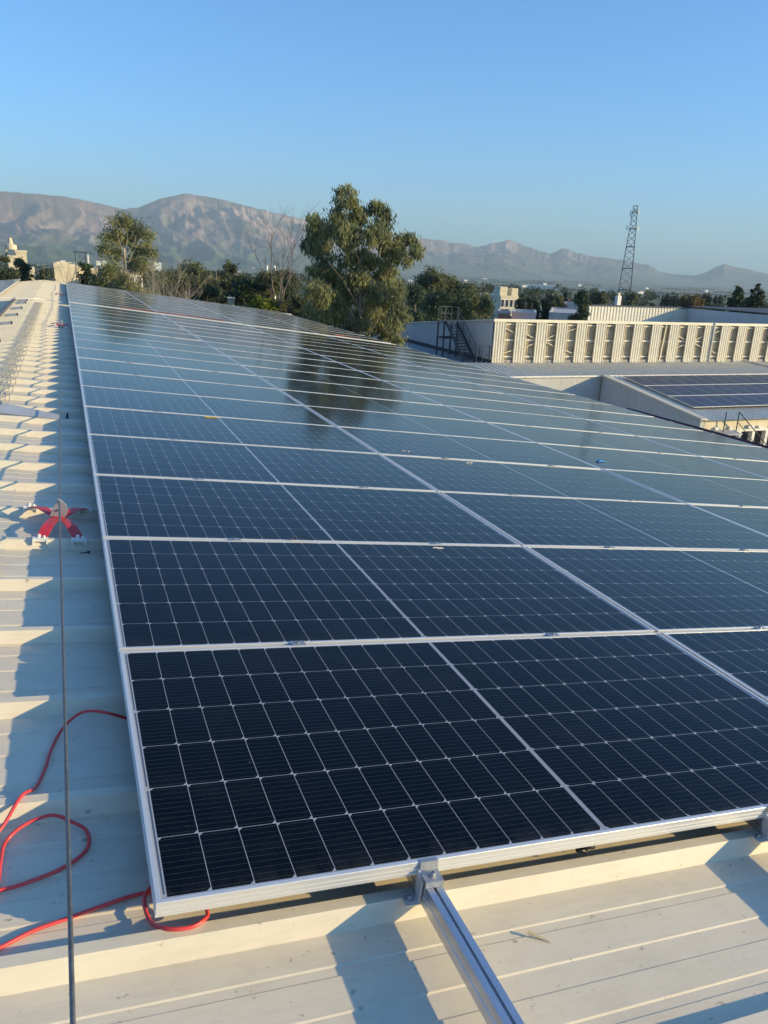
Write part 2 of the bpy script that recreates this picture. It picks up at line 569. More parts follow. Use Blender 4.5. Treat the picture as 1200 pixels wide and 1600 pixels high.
def build_mountains():
    az = np.linspace(-60, 75, 1500)
    T = np.linspace(0, 1.35, 150)
    el = np.interp(az, [s[0] for s in SKY], [s[1] for s in SKY])
    crg = np.interp(az, [-60, 6, 8, 17, 19, 22, 24, 40, 41, 75], [0.3, 0.3, 0.8, 0.8, 0.3, 0.8, 1.6, 1.6, 0.3, 0.3])
    el = el + crg * 0.0013 * (ridged(az * 2.2, az * 0 + 0.4, 81, 4) - 0.55)
    el = el + 0.0006 * (vnoise2(az * 6, az * 0, 5) - 0.5) + 0.0005 * (vnoise2(az * 17, az * 0, 6) - 0.5)
    ridgeR = np.interp(az, [-60, 0, 12, 22, 30, 40, 42, 44, 47, 75], [6600, 6500, 7000, 8200, 8600, 9000, 9300, 9000, 9400, 9400])
    footR = np.interp(az, [-60, 0, 12, 22, 30, 40, 44, 75], [3000, 3200, 3700, 5000, 5600, 6300, 7600, 7800])
    A, TT = np.meshgrid(az, T, indexing='ij')
    EL = el[:, None] + 0 * TT
    RR = ridgeR[:, None]
    FR = footR[:, None]
    Rr = FR + (RR - FR) * TT
    H = EL * RR + 10.256 + 38.0        # height above the plain at the ridge line
    tl = np.clip(TT, 0, 1)
    base = 0.16 * tl + 0.84 * tl ** 2.3
    cliff = np.clip((tl - 0.93) / 0.05, 0, 1)
    crags = np.interp(A, [-60, 7, 8.5, 17, 19, 24, 26, 40, 41, 75], [0, 0, 0.5, 0.5, 0.1, 0.4, 1, 0.9, 0, 0])
    prof = base * (1 - 0.17 * crags) + 0.17 * crags * cliff
    prof = np.where(TT > 1, 1 - (TT - 1) * 1.6, prof)
    ar = np.radians(A)
    X = Rr * np.sin(ar)
    Y = Rr * np.cos(ar)
    warp = 300 * (vnoise2(X / 700, Y / 700, 31) - 0.5)
    lat = ar * 7000
    rg = ridged((lat + warp * 1.6 + 0.22 * Rr) / 1250 + 3.3, (Rr + warp) / 4200 + 1.7, 11, 6)
    rg2 = ridged((lat - warp * 1.3) / 330 + 7.1, (Rr + warp) / 700, 51, 5)
    win = np.clip(TT / 0.25, 0, 1) * np.clip((1.0 - TT) / 0.18, 0, 1)
    amp = win * H
    Z = H * prof + amp * (0.95 * (rg - 0.5) + 0.24 * (rg2 - 0.5)) * np.clip(prof + 0.30, 0, 1)
    flute = ridged(lat / 150 + 1.1, Rr / 900, 71, 4)
    band = np.clip((tl - 0.66) / 0.12, 0, 1) * np.clip((1.0 - TT) / 0.04, 0, 1)
    Z = Z + H * crags * band * 0.12 * (flute - 0.55)
    # nothing in front of the crest may rise above the line of sight to it
    lim = (H - 48.3) / RR * Rr * 0.985 + 10.256 + 38
    Z = np.where(TT < 0.985, np.minimum(Z, lim), Z)
    Z = Z - 38.0 - 6.0 * (TT <= 0.0)
    na, n_t = A.shape
    V = np.stack([X, Y, Z], -1).reshape(-1, 3)
    i, j = np.meshgrid(np.arange(na - 1), np.arange(n_t - 1), indexing='ij')
    a0 = (i * n_t + j).ravel()
    Q = np.stack([a0, a0 + n_t, a0 + n_t + 1, a0 + 1], -1)[:, ::-1]
    b = NB('mountain_rock_and_scrub')
    g = b.n('ShaderNodeNewGeometry')
    p = g.outputs['Position']
    sep = b.n('ShaderNodeSeparateXYZ')
    b.link(g.outputs['True Normal'], sep.inputs[0])
    steep = b.ramp(b.math('SUBTRACT', 1.0, sep.outputs[2]), 0.05, 0.24)
    sz = b.n('ShaderNodeSeparateXYZ')
    b.link(p, sz.inputs[0])
    n1 = b.noise(p, 0.0022, 8, 0.62)
    n2 = b.noise(p, 0.012, 6, 0.65)
    scrub = b.mix(b.ramp(n2, 0.4, 0.6), (0.040, 0.052, 0.032), (0.090, 0.080, 0.052))
    earth = b.mix(n2, (0.20, 0.115, 0.088), (0.30, 0.18, 0.135))
    c = b.mix(b.ramp(n1, 0.45, 0.60), scrub, earth)
    # left massif blends further towards the earth colour
    c = b.mix(b.math('MULTIPLY', b.ramp(sz.outputs[0], 900, -300), 0.40), c, earth)
    rock = b.mix(b.ramp(n2, 0.35, 0.65), (0.17, 0.13, 0.11), (0.38, 0.285, 0.235))
    c = b.mix(b.math('MULTIPLY', b.ramp(steep, 0.45, 0.85), b.ramp(n1, 0.35, 0.55)), c, rock)
    low = b.ramp(sz.outputs[2], 150, 20)
    fields = b.mix(b.ramp(b.noise(b.scale(p, (1, 0.5, 1)), 0.006, 5, 0.7), 0.45, 0.6), (0.040, 0.080, 0.032), (0.10, 0.115, 0.055))
    c = b.mix(low, c, fields)
    o = np_mesh('mountains', V, Q, b.set(c, 0.95), smooth=True)
    tag(o, kind='structure')


build_mountains()

# ------------------------------------------------------------------ the warehouse we stand on
V0, V1 = -3.53, 35.47
U_EAVE = 9.86
PER = [(-0.030, -0.130), (-0.006, -0.088), (0.024, -0.088), (0.046, -0.130), (0.110, -0.130), (0.114, -0.1325), (0.136, -0.1325), (0.140, -0.130),
       (0.211, -0.130), (0.215, -0.1325), (0.274, -0.1325), (0.278, -0.130), (0.360, -0.130), (0.364, -0.1325), (0.386, -0.1325), (0.390, -0.130)]


def rib_profile(v0, v1, lap=True):
    out = []
    k = int(round((v0 + 0.03) / 0.5))
    while 0.5 * k - 0.03 < v1 - 1e-6:
        for i, (v, n) in enumerate(PER):
            vv = v + 0.5 * k
            if lap and k % 2 != 0 and i == 0:
                out += [(vv - 0.006, -0.130), (vv - 0.006, -0.1275), (vv + 0.001, -0.127)]
                continue
            if lap and k % 2 != 0 and i in (1, 2, 3):
                n = n + 0.002
                if i == 3:
                    out.append((vv + 0.0, n - 0.001))
                    out.append((vv + 0.002, -0.130))
                    continue
            out.append((vv, n))
        k += 1
    return out


def sheet(prof, u0, u1, lift=0.0, left=False, nseg=1, thick=0.0):
    vs, fs = [], []
    us = [u0 + (u1 - u0) * i / nseg for i in range(nseg + 1)]
    for u in us:
        for v, n in prof:
            q = P(u, v, n + lift)
            if left:                      # mirrored about the ridge
                qr = P(U_RIDGE, v, 0)
                q = Vector((2 * qr.x - q.x, q.y, q.z))
            vs.append(q)
    n = len(prof)
    for i in range(nseg):
        for j in range(n - 1):
            f = (i * n + j, (i + 1) * n + j, (i + 1) * n + j + 1, i * n + j + 1)
            fs.append(f if not left else f[::-1])
    return vs, fs


wh = empty('warehouse_building', (P(U_RIDGE, 16, 0).x, 16, 0))
tag(wh, 'long warehouse with white ribbed metal roof carrying the big solar array', 'building')
INV = Matrix.Translation(-wh.location)


def wh_part(mb, name, mat, **kw):
    mb.v = [tuple(INV @ Vector(q)) for q in mb.v]
    return mb.build(name, mat, wh, **kw)


prof = rib_profile(V0, V1)
mb = MB()
mb.add(*sheet(prof, U_RIDGE, U_EAVE, nseg=6))
o = wh_part(mb, 'roof', M['roof'])
mb = MB()
mb.add(*sheet(prof, U_RIDGE, 13.0, left=True, nseg=6))
o = wh_part(mb, 'roof', M['roof'])
mb = MB()                                       # profiled ridge cap lying over both slopes
cprof = rib_profile(V0, V1, lap=False)
cprof = [(v, n + (0.0035 if n < -0.1 else 0.005)) for v, n in cprof]
mb.add(*sheet(cprof, U_RIDGE, -0.415))
mb.add(*sheet([(v, n - 0.0035 - 0.0) for v, n in cprof][::1], -0.4149, -0.4148, lift=0.0))
wh_part(mb, 'ridge_cap', M['rooftrim'])
mb = MB()
mb.add(*sheet(cprof, U_RIDGE, -0.415, left=True))
wh_part(mb, 'ridge_cap', M['rooftrim'])
# verge flashing at the far end, gutter, walls
mb = MB()
for a_, b_, lf in ((U_RIDGE, U_EAVE, 0), (U_RIDGE, 13.0, 1)):
    pts = []
    for u in (a_, b_):
        q = P(u, V1 + 0.02, -0.12)
        if lf: q = Vector((2 * P(U_RIDGE, 0, 0).x - q.x, q.y, q.z))
        pts.append(q)
    mb.bar(pts[0], pts[1], 0.06, 0.16)
wh_part(mb, 'verge_flashing', M['rooftrim'])
mb = MB()
q0, q1 = P(U_EAVE + 0.03, V0, -0.22), P(U_EAVE + 0.03, V1, -0.22)
mb.box((q0.x, q0.y, q0.z - 0.10), (q1.x + 0.10, q1.y, q1.z - 0.02))
wh_part(mb, 'gutter', M['darksteel'])
M['mauve'] = simple('mauve_flashing', (0.30, 0.27, 0.27), 0.75, 0, 0.25, 1.5)  # plain mauve-grey tone for the strip along the eave
mb = MB()
q0, q1 = P(9.99, V0, -0.24), P(10.75, 14.6, -0.26)
mb.box((q0.x, V0, q1.z - 0.05), (q1.x, 14.6, q1.z))
mb.box((q1.x - 0.05, V0, q1.z), (q1.x, 14.6, q1.z + 0.05))
wh_part(mb, 'eave_ledge', M['mauve'])
mb = MB()
xr = P(U_RIDGE, 0, 0).x
zr = P(U_RIDGE, 0, -0.16).z
xe = P(U_EAVE - 0.15, 0, 0).x
ze = P(U_EAVE - 0.15, 0, -0.16).z
xl = xr - (13.0 - 0.15 + U_RIDGE) * CA
zl = zr - (xr - xl) * math.tan(AL)
poly = [(xl, 0), (xe, 0), (xe, ze), (xr, zr), (xl, zl)]
MM = Matrix(((1, 0, 0, 0), (0, 0, 1, V0 + 0.2), (0, 1, 0, 0), (0, 0, 0, 1)))
mb.prism(poly, V1 - V0 - 0.4, MM)
wh_part(mb, 'wall', M['greywall'])

# ------------------------------------------------------------------ solar panels
W, H, G = 2.279, 1.134, 0.020
PU, PV = W + G, H + G
FR_PROF = [(0.028, -0.035), (0.0, -0.035), (0.0, -0.0275), (0.0022, -0.0265), (0.0022, -0.0245), (0.0, -0.0235), (0.0, -0.0165), (0.0022, -0.0155), (0.0022, -0.0135), (0.0, -0.0125),
           (0.0, -0.0008), (0.0008, 0.0), (0.0105, 0.0), (0.0105, -0.0045)]


def frame_mb():
    mb = MB()
    vs = []
    for (d, h) in FR_PROF:
        vs += [(d, d, h), (W - d, d, h), (W - d, H - d, h), (d, H - d, h)]
    fs = []
    for i in range(len(FR_PROF) - 1):
        for k in range(4):
            k2 = (k + 1) % 4
            fs.append((i * 4 + k, (i + 1) * 4 + k, (i + 1) * 4 + k2, i * 4 + k2)[::-1])
    mb.add(vs, [f[::-1] for f in fs])
    return mb


ORD = ['first', 'second', 'third', 'fourth', 'fifth', 'sixth', 'seventh', 'eighth', 'ninth', 'tenth', 'eleventh', 'twelfth', 'thirteenth',
       'fourteenth', 'fifteenth', 'sixteenth', 'seventeenth', 'eighteenth', 'nineteenth', 'twentieth']
COLC = ['ridge-side column', 'second column', 'third column', 'eave-side column']
COLN = ['ridge-side column', 'second column from the ridge', 'third column from the ridge', 'eave-side column']


def slope_matrix(u, v, n=0.0):
    return Matrix.Translation(P(u, v, n)) @ SLOPE


panel0 = empty('solar_panel', mat=slope_matrix(0, 0))
frame_mb().build('frame', M['alu'], panel0)
mb = MB()
zg = -0.0022
mb.add([(0.0104, 0.0104, zg), (W - 0.0104, 0.0104, zg), (W - 0.0104, H - 0.0104, zg), (0.0104, H - 0.0104, zg),
        (0.0104, 0.0104, zg - 0.005), (W - 0.0104, 0.0104, zg - 0.005), (W - 0.0104, H - 0.0104, zg - 0.005), (0.0104, H - 0.0104, zg - 0.005)],
       [(0, 1, 2, 3), (7, 6, 5, 4)])
mb.build('glass', M['pv'], panel0)
GAP_V0 = 18 * PV - G
BLOCK2 = 21.26
rowv = [k * PV for k in range(18)] + [BLOCK2 + k * PV for k in range(12)]
first = True
for r, v in enumerate(rowv):
    for c in range(4):
        if first:
            o = panel0
            first = False
        else:
            o = copy_thing(panel0)
        jit = random.Random(r * 7 + c)
        o.matrix_world = slope_matrix(c * PU, v + jit.uniform(-0.0015, 0.0015), jit.uniform(-0.0012, 0.0012)) @ Matrix.Rotation(R(jit.uniform(-0.10, 0.10)), 4, 'X') @ Matrix.Rotation(R(jit.uniform(-0.06, 0.06)), 4, 'Y')
        if r < 18:
            lab = 'dark solar panel, %s row from the near edge, %s' % (ORD[r], COLN[c])
        else:
            lab = 'dark solar panel, %s row beyond the bright gap, %s' % (ORD[r - 18], COLN[c])
        tag(o, lab, 'solar panel', 'solar panels of the big array on the right slope')

# panels on the left slope, seen edge-on at the far left
xr0 = P(U_RIDGE, 0, 0).x


def left_matrix(u, v, n=0.0):      # u measured down the left slope from the ridge
    q = P(U_RIDGE, v, 0)
    return Matrix.Translation(Vector((q.x - u * CA - n * SA, v, q.z - u * SA + n * CA))) @ SLOPE_L @ Matrix.Rotation(math.pi, 4, 'Z')


for k in range(12):
    o = copy_thing(panel0)
    o.matrix_world = left_matrix(0.98, 23.9 + (k + 1) * PV, 0)
    tag(o, 'dark solar panel on the left slope, %s counting away from the bare rail' % ORD[k], 'solar panel', 'solar panels on the left slope')

# mounting rails under the array
RU = [0.617, 1.728]


def rail_mb(v0, v1):
    mb = MB()
    pr = [(-0.020, -0.053), (0.020, -0.053), (0.020, -0.030), (0.0185, -0.0285), (0.0185, -0.0265), (0.020, -0.025), (0.020, 0), (0.0035, 0), (0.0035, -0.011), (-0.0035, -0.011), (-0.0035, 0), (-0.020, 0),
          (-0.020, -0.025), (-0.0185, -0.0265), (-0.0185, -0.0285), (-0.020, -0.030)]
    n = len(pr)
    vs = [(x, v0, z) for x, z in pr] + [(x, v1, z) for x, z in pr]
    fs = [(i, n + i, n + (i + 1) % n, (i + 1) % n) for i in range(n)]
    # end caps as strips so the slot stays open
    fs += [(0, 1, 2, 15), (15, 2, 3, 14), (14, 3, 4, 13), (13, 4, 5, 12), (12, 5, 8, 9), (5, 6, 7, 8), (12, 9, 10, 11)]
    fs += [tuple(n + i for i in f)[::-1] for f in fs[-7:]]
    mb.add(vs, fs)
    return mb


k = 0
for c in range(4):
    for j in range(2):
        t = empty('mounting_rail', mat=slope_matrix(c * PU + RU[j], 0, -0.035))
        v0 = -1.6 if k < 2 else -0.25
        rail_mb(v0, BLOCK2 + 12 * PV + 0.05).build('rail_bar', M['rail'], t)
        lab = ['aluminium mounting rail reaching out below the near panel edge towards the viewer',
               'aluminium mounting rail whose end shows at the right below the near panel'][k] if k < 2 else \
            'aluminium mounting rail under the panels, %s from the ridge' % ORD[k]
        tag(t, lab, 'rail', 'mounting rails of the big array')
        k += 1


# mid clamps on the seams, end clamps on the near edge
def mid_clamp(name):
    t = empty(name)
    mb = MB()
    mb.box((-0.026, -0.018, 0.0006), (0.026, 0.018, 0.0028))
    mb.box((-0.030, -0.0065, -0.03), (0.030, 0.0065, 0.0))
    mb.build('clamp_body', M['galv'], t)
    mb = MB()
    mb.lathe([(0.0062, 0.0), (0.0062, 0.006), (0.0045, 0.0062), (0.0045, 0.004)], (0, 0, 0.0028), 6)
    mb.build('bolt', M['galv'], t)
    return t


cl0 = None
SEAMS = [k * PV - G / 2 for k in range(1, 18)]
for r, v in enumerate(SEAMS[:12]):
    for c in range(4):
        for j in range(2):
            if cl0 is None:
                cl0 = mid_clamp('panel_clamp')
                o = cl0
            else:
                o = copy_thing(cl0)
            u = c * PU + RU[j]
            if r == 1 and c == 0 and j == 0: u += 0.0
            o.matrix_world = slope_matrix(u, v, 0)
            tag(o, 'silver clamp past the %s panel row, %s rail of the %s' % (ORD[r], ['left', 'right'][j], COLC[c]), 'clamp', 'clamps on the panel seams')


def end_clamp(u, lab):
    t = empty('end_clamp', mat=slope_matrix(u, 0, 0))
    mb = MB()
    wd = 0.023
    # bent plate: lip on the frame, web, bolt ledge, outer leg down to the rail
    pr = [(0.008, 0.0026), (0.008, 0.0006), (-0.0010, 0.0006), (-0.0060, -0.0200), (-0.040, -0.0235), (-0.042, -0.0345), (-0.045, -0.0345), (-0.0425, -0.0205), (-0.0080, -0.0172), (-0.0030, 0.0026)]
    n = len(pr)
    vs = [(-wd, y, z) for y, z in pr] + [(wd, y, z) for y, z in pr]
    fs = [(i, n + i, n + (i + 1) % n, (i + 1) % n) for i in range(n)]
    fs += [(0, 1, 2, 9), (9, 2, 3, 8), (8, 3, 4, 7), (7, 4, 5, 6)]
    fs += [tuple(n + i for i in f)[::-1] for f in ((0, 1, 2, 9), (9, 2, 3, 8), (8, 3, 4, 7), (7, 4, 5, 6))]
    mb.add(vs, fs)
    mb.build('clamp_plate', M['galv'], t)
    mb = MB()
    mb.lathe([(0.0105, 0), (0.0105, 0.0015), (0.0068, 0.0016), (0.0068, 0.0095), (0.0045, 0.0100), (0.0042, 0.0065)], (0.001, -0.024, -0.0192), 12)
    mb.build('bolt', M['galv'], t, smooth=False)
    mb = MB()                                        # left foot bracket down to the rib
    mb.prism([(-0.012, -0.030), (0.020, -0.012), (0.020, -0.052), (0.006, -0.086), (-0.010, -0.086)], 0.003,
             Matrix(((0, 0, 1, -0.026), (1, 0, 0, -0.020), (0, 1, 0, 0), (0, 0, 0, 1))))
    mb.box((-0.060, -0.036, -0.0865), (-0.023, 0.004, -0.0835))
    mb.build('foot_bracket', M['alu'], t)
    mb = MB()
    mb.lathe([(0.010, 0), (0.010, 0.002), (0.007, 0.0022), (0.006, 0.008), (0.003, 0.009)], (-0.043, -0.016, -0.0835), 10)
    mb.box((0.0205, -0.02, -0.0865), (0.046, 0.004, -0.0835))
    mb.box((0.0205, -0.02, -0.0835), (0.0235, 0.004, -0.055))
    mb.build('screw', M['galv'], t)
    tag(t, lab, 'clamp', 'end clamps on the near panel edge')


end_clamp(RU[0], 'silver end clamp with bolt where the near rail leaves the panel edge')
end_clamp(RU[1], 'end clamp at the right border of the picture on the near panel edge')
end_clamp(PU + RU[0], 'end clamp on the near edge of the second panel column')

# ------------------------------------------------------------------ lifeline: steel rope and red anchors
POSTS = [2.80, 14.55, 25.9]
UW = -0.188


def rope_point(v):
    # straight between anchors with a little sag
    n = 0.018
    pts = [-8.0] + POSTS + [34.5]
    for a_, b_ in zip(pts, pts[1:]):
        if a_ <= v <= b_:
            t = (v - a_) / (b_ - a_)
            n -= 0.035 * 4 * t * (1 - t) if a_ > 0 else 0.012 * 4 * t * (1 - t)
    u = UW + 0.028 * max(0.0, min(1.0, (2.8 - v) / 3.1)) if v < 2.8 else UW
    return u, v, n


mb = MB()
n = 24
rings = []
vlist = list(np.arange(-1.6, 2.2, 0.004)) + list(np.arange(2.2, 8, 0.05)) + list(np.arange(8, 34.5, 0.5))
for v in vlist:
    u_, v_, n_ = rope_point(v)
    c = P(u_, v_, n_)
    ring = []
    for k in range(n):
        a = 2 * math.pi * k / n
        rr = 0.0040 + 0.0010 * abs(math.cos(3 * (a + v * 2 * math.pi / 0.075)))
        q = P(u_ + rr * math.cos(a), v_, n_ + rr * math.sin(a))
        ring.append(tuple(q))
    rings.append(ring)
for rg in rings: mb.v += rg
for i in range(len(rings) - 1):
    for k in range(n):
        k2 = (k + 1) % n
        mb.f.append((i * n + k, (i + 1) * n + k, (i + 1) * n + k2, i * n + k2))
o = mb.build('steel_rope', M['steelrope'], smooth=True)
tag(o, 'twisted grey steel safety rope running along the roof left of the panels', 'rope')


def anchor(v, lab):
    t = empty('rope_anchor', mat=slope_matrix(UW, v, 0))
    lo = -0.088
    for sx in (-1, 1):
        for sy in (-1, 1):
            fx, fy = sx * (0.085 if sy < 0 else 0.135) + (0.008 if sy < 0 else 0.0), (-0.305 if sy < 0 else 0.205)
            # curved strap from hub to foot
            path = [(0.014 * sx, 0.016 * sy, -0.070), (0.34 * fx, 0.26 * fy, -0.060), (0.60 * fx, 0.56 * fy, -0.058), (0.84 * fx, 0.84 * fy, -0.072), (fx, fy, lo + 0.006)]
            mb = MB()
            wv = Vector((0.85, 0, 0)) if True else None
            pts = [Vector(q) for q in path]
            vs = []
            for i, q in enumerate(pts):
                d = pts[min(i + 1, 4)] - pts[max(i - 1, 0)]
                side = Vector((d.y, -d.x, 0)).normalized() * 0.025
                if abs(d.y) > 2 * abs(d.x): side = Vector((1, 0, 0)) * 0.025
                if side.x < 0: side = -side
                vs += [q - side, q + side, q + side + Vector((0, 0, 0.004)), q - side + Vector((0, 0, 0.004))]
            fs = [(0, 1, 2, 3), (19, 18, 17, 16)]
            for i in range(4):
                for k in range(4):
                    k2 = (k + 1) % 4
                    fs.append((4 * i + k, 4 * i + 4 + k, 4 * i + 4 + k2, 4 * i + k2))
            mb.add(vs, fs)
            mb.build('leg', M['red'], t)
            mb = MB()                                 # pale foot clamp straddling the rib
            mb.box((fx - 0.028, fy - 0.024, lo), (fx + 0.028, fy + 0.024, lo + 0.012))
            mb.box((fx - 0.036, fy - 0.027, lo - 0.016), (fx - 0.027, fy + 0.010, lo + 0.014))
            mb.box((fx + 0.024, fy - 0.027, lo - 0.012), (fx + 0.033, fy + 0.010, lo + 0.010))
            mb.lathe([(0.008, 0), (0.008, 0.016), (0.004, 0.018)], (fx - 0.008, fy, lo + 0.012), 8)
            mb.lathe([(0.006, 0), (0.006, 0.012), (0.003, 0.014)], (fx + 0.014, fy - 0.008, lo + 0.012), 8)
            mb.build('foot', M['white'], t)
    mb = MB()
    mb.lathe([(0.028, -0.078), (0.030, -0.066), (0.022, -0.063)], (0, 0, 0), 20)
    mb.build('hub', M['red'], t)
    mb = MB()                                         # upright grey plate that carries the rope
    mb.prism([(-0.044, -0.064), (0.034, -0.064), (0.042, -0.030), (0.034, 0.000), (0.012, 0.022), (-0.006, 0.032), (-0.024, -0.006)], 0.005,
             Matrix(((1, 0, 0, 0), (0, 0, 1, -0.0025), (0, 1, 0, 0), (0, 0, 0, 1))))
    mb.lathe([(0.008, -0.006), (0.008, 0.006)], (0, 0, 0), 12, Matrix.Translation((0.0, 0, 0.018)) @ Matrix.Rotation(R(90), 4, 'X'))
    mb.build('bracket', M['galv'], t, bevel=0.001)
    mb = MB()
    mb.lathe([(0.006, -0.009), (0.006, 0.009)], (0, 0, 0), 8, Matrix.Translation((-0.004, -0.004, -0.030)) @ Matrix.Rotation(R(90), 4, 'X'))
    mb.build('bolt', M['darksteel'], t)
    tag(t, lab, 'anchor', 'red rope anchors along the ridge')


anchor(POSTS[0], 'red four-legged rope anchor with grey bracket, the nearest of the three')
anchor(POSTS[1], 'red four-legged rope anchor halfway along the shaded roof strip')
anchor(POSTS[2], 'red four-legged rope anchor farthest along the roof strip')


# ------------------------------------------------------------------ red cables on the roof
def smooth_path(pts, sub=8):
    out = []
    n = len(pts)
    for i in range(n - 1):
        p0, p1, p2, p3 = pts[max(i - 1, 0)], pts[i], pts[i + 1], pts[min(i + 2, n - 1)]
        for s in range(sub):
            t = s / sub
            out.append(tuple(0.5 * ((2 * b_) + (-a_ + c_) * t + (2 * a_ - 5 * b_ + 4 * c_ - d_) * t * t + (-a_ + 3 * b_ - 3 * c_ + d_) * t ** 3) for a_, b_, c_, d_ in zip(p0, p1, p2, p3)))
    out.append(pts[-1])
    return out


def cable(name, pts, r, mat, label, cat='cable', group=None, nseg=10):
    mb = MB()
    sp = smooth_path(pts)
    mb.tube([P(*q) for q in sp], r, nseg)
    o = mb.build(name, mat, smooth=True)
    tag(o, label, cat, group)
    return o


cable('power_cable', [(0.16, 0.80, -0.118), (0.09, 0.85, -0.118), (0.043, 0.872, -0.115), (0.013, 0.894, -0.11), (-0.038, 0.879, -0.08), (-0.079, 0.882, -0.07), (-0.117, 0.897, -0.08), (-0.153, 0.884, -0.1), (-0.18, 0.85, -0.12),
                      (-0.2, 0.781, -0.124), (-0.215, 0.69, -0.124), (-0.237, 0.603, -0.122), (-0.268, 0.512, -0.078), (-0.31, 0.425, -0.104), (-0.363, 0.40, -0.124), (-0.5, 0.36, -0.125)],
      0.0045, M['redcable'], 'red cable curving out from under the panel edge and down to the left border', group='red cables on the near roof')
cable('power_cable', [(-0.50, 0.10, -0.125), (-0.38, 0.14, -0.125), (-0.332, 0.198, -0.125), (-0.306, 0.258, -0.124), (-0.303, 0.329, -0.124), (-0.297, 0.398, -0.123), (-0.261, 0.431, -0.105), (-0.197, 0.449, -0.097), (-0.146, 0.426, -0.108), (-0.116, 0.408, -0.122),
                      (-0.112, 0.36, -0.124), (-0.133, 0.321, -0.124), (-0.181, 0.284, -0.124), (-0.247, 0.257, -0.124), (-0.298, 0.246, -0.124), (-0.348, 0.243, -0.124), (-0.5, 0.22, -0.124)],
      0.0045, M['redcable'], 'red cable lying in a wide loop on the shaded roof beside the rope', group='red cables on the near roof')
cable('power_cable', [(-0.45, 0.0, -0.120), (-0.332, 0.066, -0.124), (-0.288, 0.084, -0.124), (-0.23, 0.113, -0.124), (-0.162, 0.133, -0.124), (-0.103, 0.15, -0.124), (-0.042, 0.167, -0.124), (0.004, 0.173, -0.124), (0.035, 0.172, -0.124),
                      (0.092, 0.180, -0.124), (0.3, 0.25, -0.124)],
      0.0045, M['redcable'], 'red cable running straight from the lower left border to beneath the panel corner', group='red cables on the near roof')
cable('power_cable', [(0.10, 0.30, -0.124), (0.06, 0.24, -0.118), (0.029, 0.192, -0.110), (0.015, 0.175, -0.110), (-0.002, 0.148, -0.110), (-0.004, 0.107, -0.110), (0.004, 0.07, -0.110), (0.018, 0.030, -0.090), (0.046, 0.012, -0.083),
                      (0.080, 0.011, -0.083), (0.108, 0.026, -0.084), (0.119, 0.048, -0.090), (0.115, 0.085, -0.075), (0.12, 0.16, -0.055)],
      0.0045, M['redcable'], 'small red cable loop hanging below the near left panel corner', group='red cables on the near roof')
M['dullred'] = simple('hazed_red_hose', (0.26, 0.07, 0.06), 0.6)  # red dulled, the haze over it put into the colour
cable('hose', [(1.3, 21.30, 0.012), (1.9, 21.42, 0.012), (2.6, 21.38, 0.012), (3.3, 21.47, 0.012), (4.1, 21.40, 0.012)], 0.011, M['dullred'],
      'dull red hose lying on the panels just beyond the bright gap', 'hose')
cable('hose', [(7.4, 21.5, 0.012), (7.8, 21.62, 0.014), (8.2, 21.5, 0.012)], 0.014, M['dullred'], 'short bit of red hose on the panels near the big tree', 'hose')
M['darkred'] = simple('dark_red_cable', (0.06, 0.008, 0.012), 0.5)
cable('power_cable', [(9.90, 10.8, -0.09), (9.93, 9.9, -0.09), (9.96, 9.0, -0.09), (9.97, 8.0, -0.09), (9.97, 6.8, -0.09), (9.97, 5.0, -0.09), (9.97, 1.0, -0.09)], 0.030, M['darkred'],
      'thick dark red cable bundle along the right edge of the roof')
M['sheath'] = simple('beige_cable_sheath', (0.42, 0.38, 0.31), 0.6)
# thin cables draped over the ribs on the sunlit strip
for k in range(5):
    u = -0.60 - 0.036 * k
    pts = []
    rnd = random.Random(k)
    v = 5.6 + 0.5 * rnd.random()
    while v < 21:
        kk = round(v / 0.5) * 0.5
        pts.append((u + rnd.uniform(-0.006, 0.006), kk + 0.009, -0.0755))
        pts.append((u + rnd.uniform(-0.006, 0.006), kk + 0.26, -0.100))
        v += 0.5
    cable('thin_cable', pts, 0.0045, M['sheath'], 'thin pale cable draped over the ribs, %s of the five counted from the rope' % ORD[k], group='thin cables beside the ridge', nseg=6)
cable('thin_cable', [(-2.0, 21.3, -0.066 - 0.12), (-0.87, 21.5, -0.06), (-0.6, 21.8, -0.066), (-0.3, 21.7, -0.068), (-0.05, 21.75, -0.07)], 0.008, M['white'],
      'pale cable crossing the ridge towards the bright gap', group=None, nseg=6)

# thin flat grey band lying across the ribs
mb = MB()
pts = [(-0.90, 6.18), (-0.62, 6.02), (-0.188, 5.70), (-0.188, 5.50), (-0.62, 5.56), (-0.90, 5.66)]
vs = [P(u, v, -0.080) for u, v in pts] + [P(u, v, -0.0825) for u, v in pts]
mb.add(vs, [(5, 4, 3, 2, 1, 0), (6, 7, 8, 9, 10, 11)] + [(i, (i + 1) % 6, 6 + (i + 1) % 6, 6 + i) for i in range(6)])
o = mb.build('grey_band', M['plastic'])
tag(o, 'flat grey band lying across the roof ribs beyond the nearest anchor', 'metal strip')

